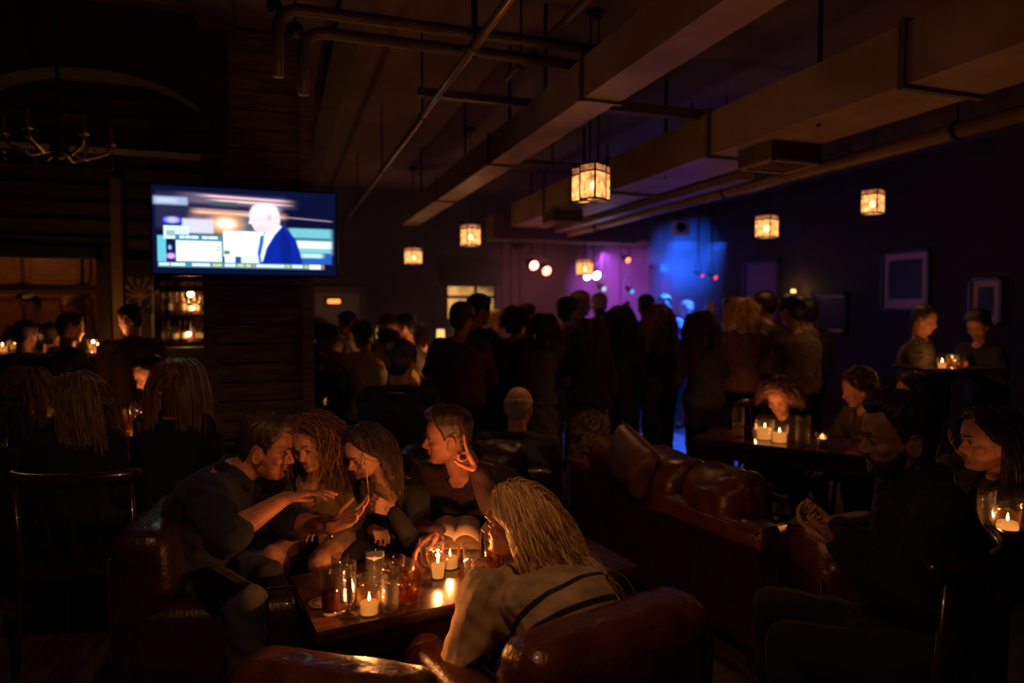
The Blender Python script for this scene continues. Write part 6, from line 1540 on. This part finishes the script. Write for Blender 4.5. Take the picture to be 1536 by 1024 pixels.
crowd('woman with straight dark shoulder-length hair and grey knit dress', 817, 493, 5.7, 25, 'f', hair=H_DBR, hs=LONG(len=.24, n=360, wave=.05, vol=.034), top=GREYK, armR='bent', armL='bent', skirt=.55, bottom=GREYK)
crowd('woman with a low hair bun, looking right in the crowd', 852, 466, 6.7, 55, 'f', hair=H_BLK, hs=BUN, top=DARK, armR='chest', armL='bent', bun=True)
crowd('tall fair-haired man with glowing outline above the woman with the bun', 871, 456, 7.4, 100, 'm', hair=H_BLD, hs=dict(SHORT, top=.02, side=.012), top=TANJ, armR='bent', armL='up')
crowd('woman with long wavy dark hair, black jacket and patterned skirt', 884, 500, 5.6, 0, 'f', hair=H_DBR, hs=LONG(len=.34, n=620, wave=.3, vol=.036), top=BLK, armR='bent', armL='out', skirt=.56, bottom=PATSK, fat=1.1)
crowd('short dark-haired man right behind the woman in the patterned skirt', 913, 489, 6.5, 10, 'm', hair=H_BLK, hs=dict(SHORT, top=.026, side=.018), top=BLK, armR='bent', armL='bent')
crowd('pale-haired man whose crown glows white, deep in the crowd', 899, 458, 8.0, -160, 'm', hair=H_GRY, top=DARK, armR='bent', armL='bent')
crowd('woman with long dark hair and crossed arms, in the centre of the crowd', 931, 480, 6.2, 30, 'f', hair=H_BLK, hs=LONG(len=.42, n=360, vol=.03), top=BLK, armR='bent', armL='chest')
crowd('man in a blue-lit shirt facing the stage, left of the long-haired pair', 969, 461, 7.5, 10, 'm', hair=H_BLK, top=BLUELIT, armR='bent', armL='up')
crowd('woman with long fair hair over a dark jacket, facing left', 986, 478, 6.2, -35, 'f', hair=H_BL2, hs=LONG(len=.40, n=620, wave=.12, vol=.034), top=BLK, armR='bent', armL='bent', stride=1.8, body=-10)
crowd('blue-lit man performing at the back of the dance floor', 996, 459, 9.0, 195, 'm', hair=H_DBR, hs=dict(SHORT, top=.03), top=BLUELIT, armR='chest', armL='out')
crowd('blue-lit person beside the performer, near the pilaster', 1030, 466, 9.2, 170, 'f', hair=H_BL2, hs=BUN, top=BLUELIT, armR='bent', armL='up')
crowd('woman with very long dark hair and dark tunic, right of centre in the crowd', 1050, 490, 5.75, -15, 'f', hair=H_DBR, hs=LONG(len=.56, n=480, wave=.12, vol=.040), top=DARK, armR='out', armL='bent', bottom=TRB, tk=dict(low=-.15, hem=.03), stride=1.6)
crowd('man in a bright blue-lit shirt behind the blonde in the pink sweater', 1097, 462, 7.3, 15, 'm', hair=H_BRN, top=BLUELIT, armR='bent', armL='up')
crowd('woman with shoulder-length blonde hair, dusty pink sweater and jeans', 1113, 470, 6.1, 12, 'f', hair=H_BLD, hs=LONG(len=.22, n=620, wave=.2, vol=.036), top=PINKK, bottom=JEAN, armR='out', armL='bent', stride=1.8, tk=dict(g=.022))
crowd('dark-haired man between the blonde in pink and the man in patterned knit', 1146, 458, 7.0, -30, 'm', hair=H_BLK, hs=dict(SHORT, top=.026, side=.02), top=DARK, armR='bent', armL='bent')
crowd('broad man in a patterned knit pullover, seen from behind at the right of the crowd', 1187, 466, 5.9, -20, 'm', hair=H_BLK, hs=dict(SHORT, top=.026, side=.02), top=KNITP, armR='bent', armL='bent', fat=1.2, bottom=JEAN)
crowd('dark-haired man close to the patterned pullover, rightmost of the standing crowd', 1209, 470, 6.7, -10, 'm', hair=H_BLK, hs=dict(SHORT, top=.026, side=.02), top=BLK, armR='bent', armL='bent')

# spectacles for the left blonde woman are part of her: built as frames on her face
for label, objkey in ():
    pass

# ------------------------------------------------------------------ render look
SC.view_settings.view_transform = 'Standard'; SC.view_settings.look = 'None'; SC.view_settings.exposure = 0.0; SC.view_settings.gamma = 1.0; SC.view_settings.use_curve_mapping = False
w = bpy.data.worlds.new('world'); SC.world = w; w.use_nodes = True; w.node_tree.nodes['Background'].inputs[0].default_value = (.01, .008, .008, 1); w.node_tree.nodes['Background'].inputs[1].default_value = .3
SC.cycles.use_denoising = True; SC.cycles.max_bounces = 6; SC.cycles.diffuse_bounces = 2; SC.cycles.glossy_bounces = 4; SC.cycles.transparent_max_bounces = 32; SC.cycles.volume_bounces = 0
SC.cycles.caustics_reflective = False; SC.cycles.caustics_refractive = False; SC.cycles.sample_clamp_indirect = 3; SC.cycles.use_light_tree = True
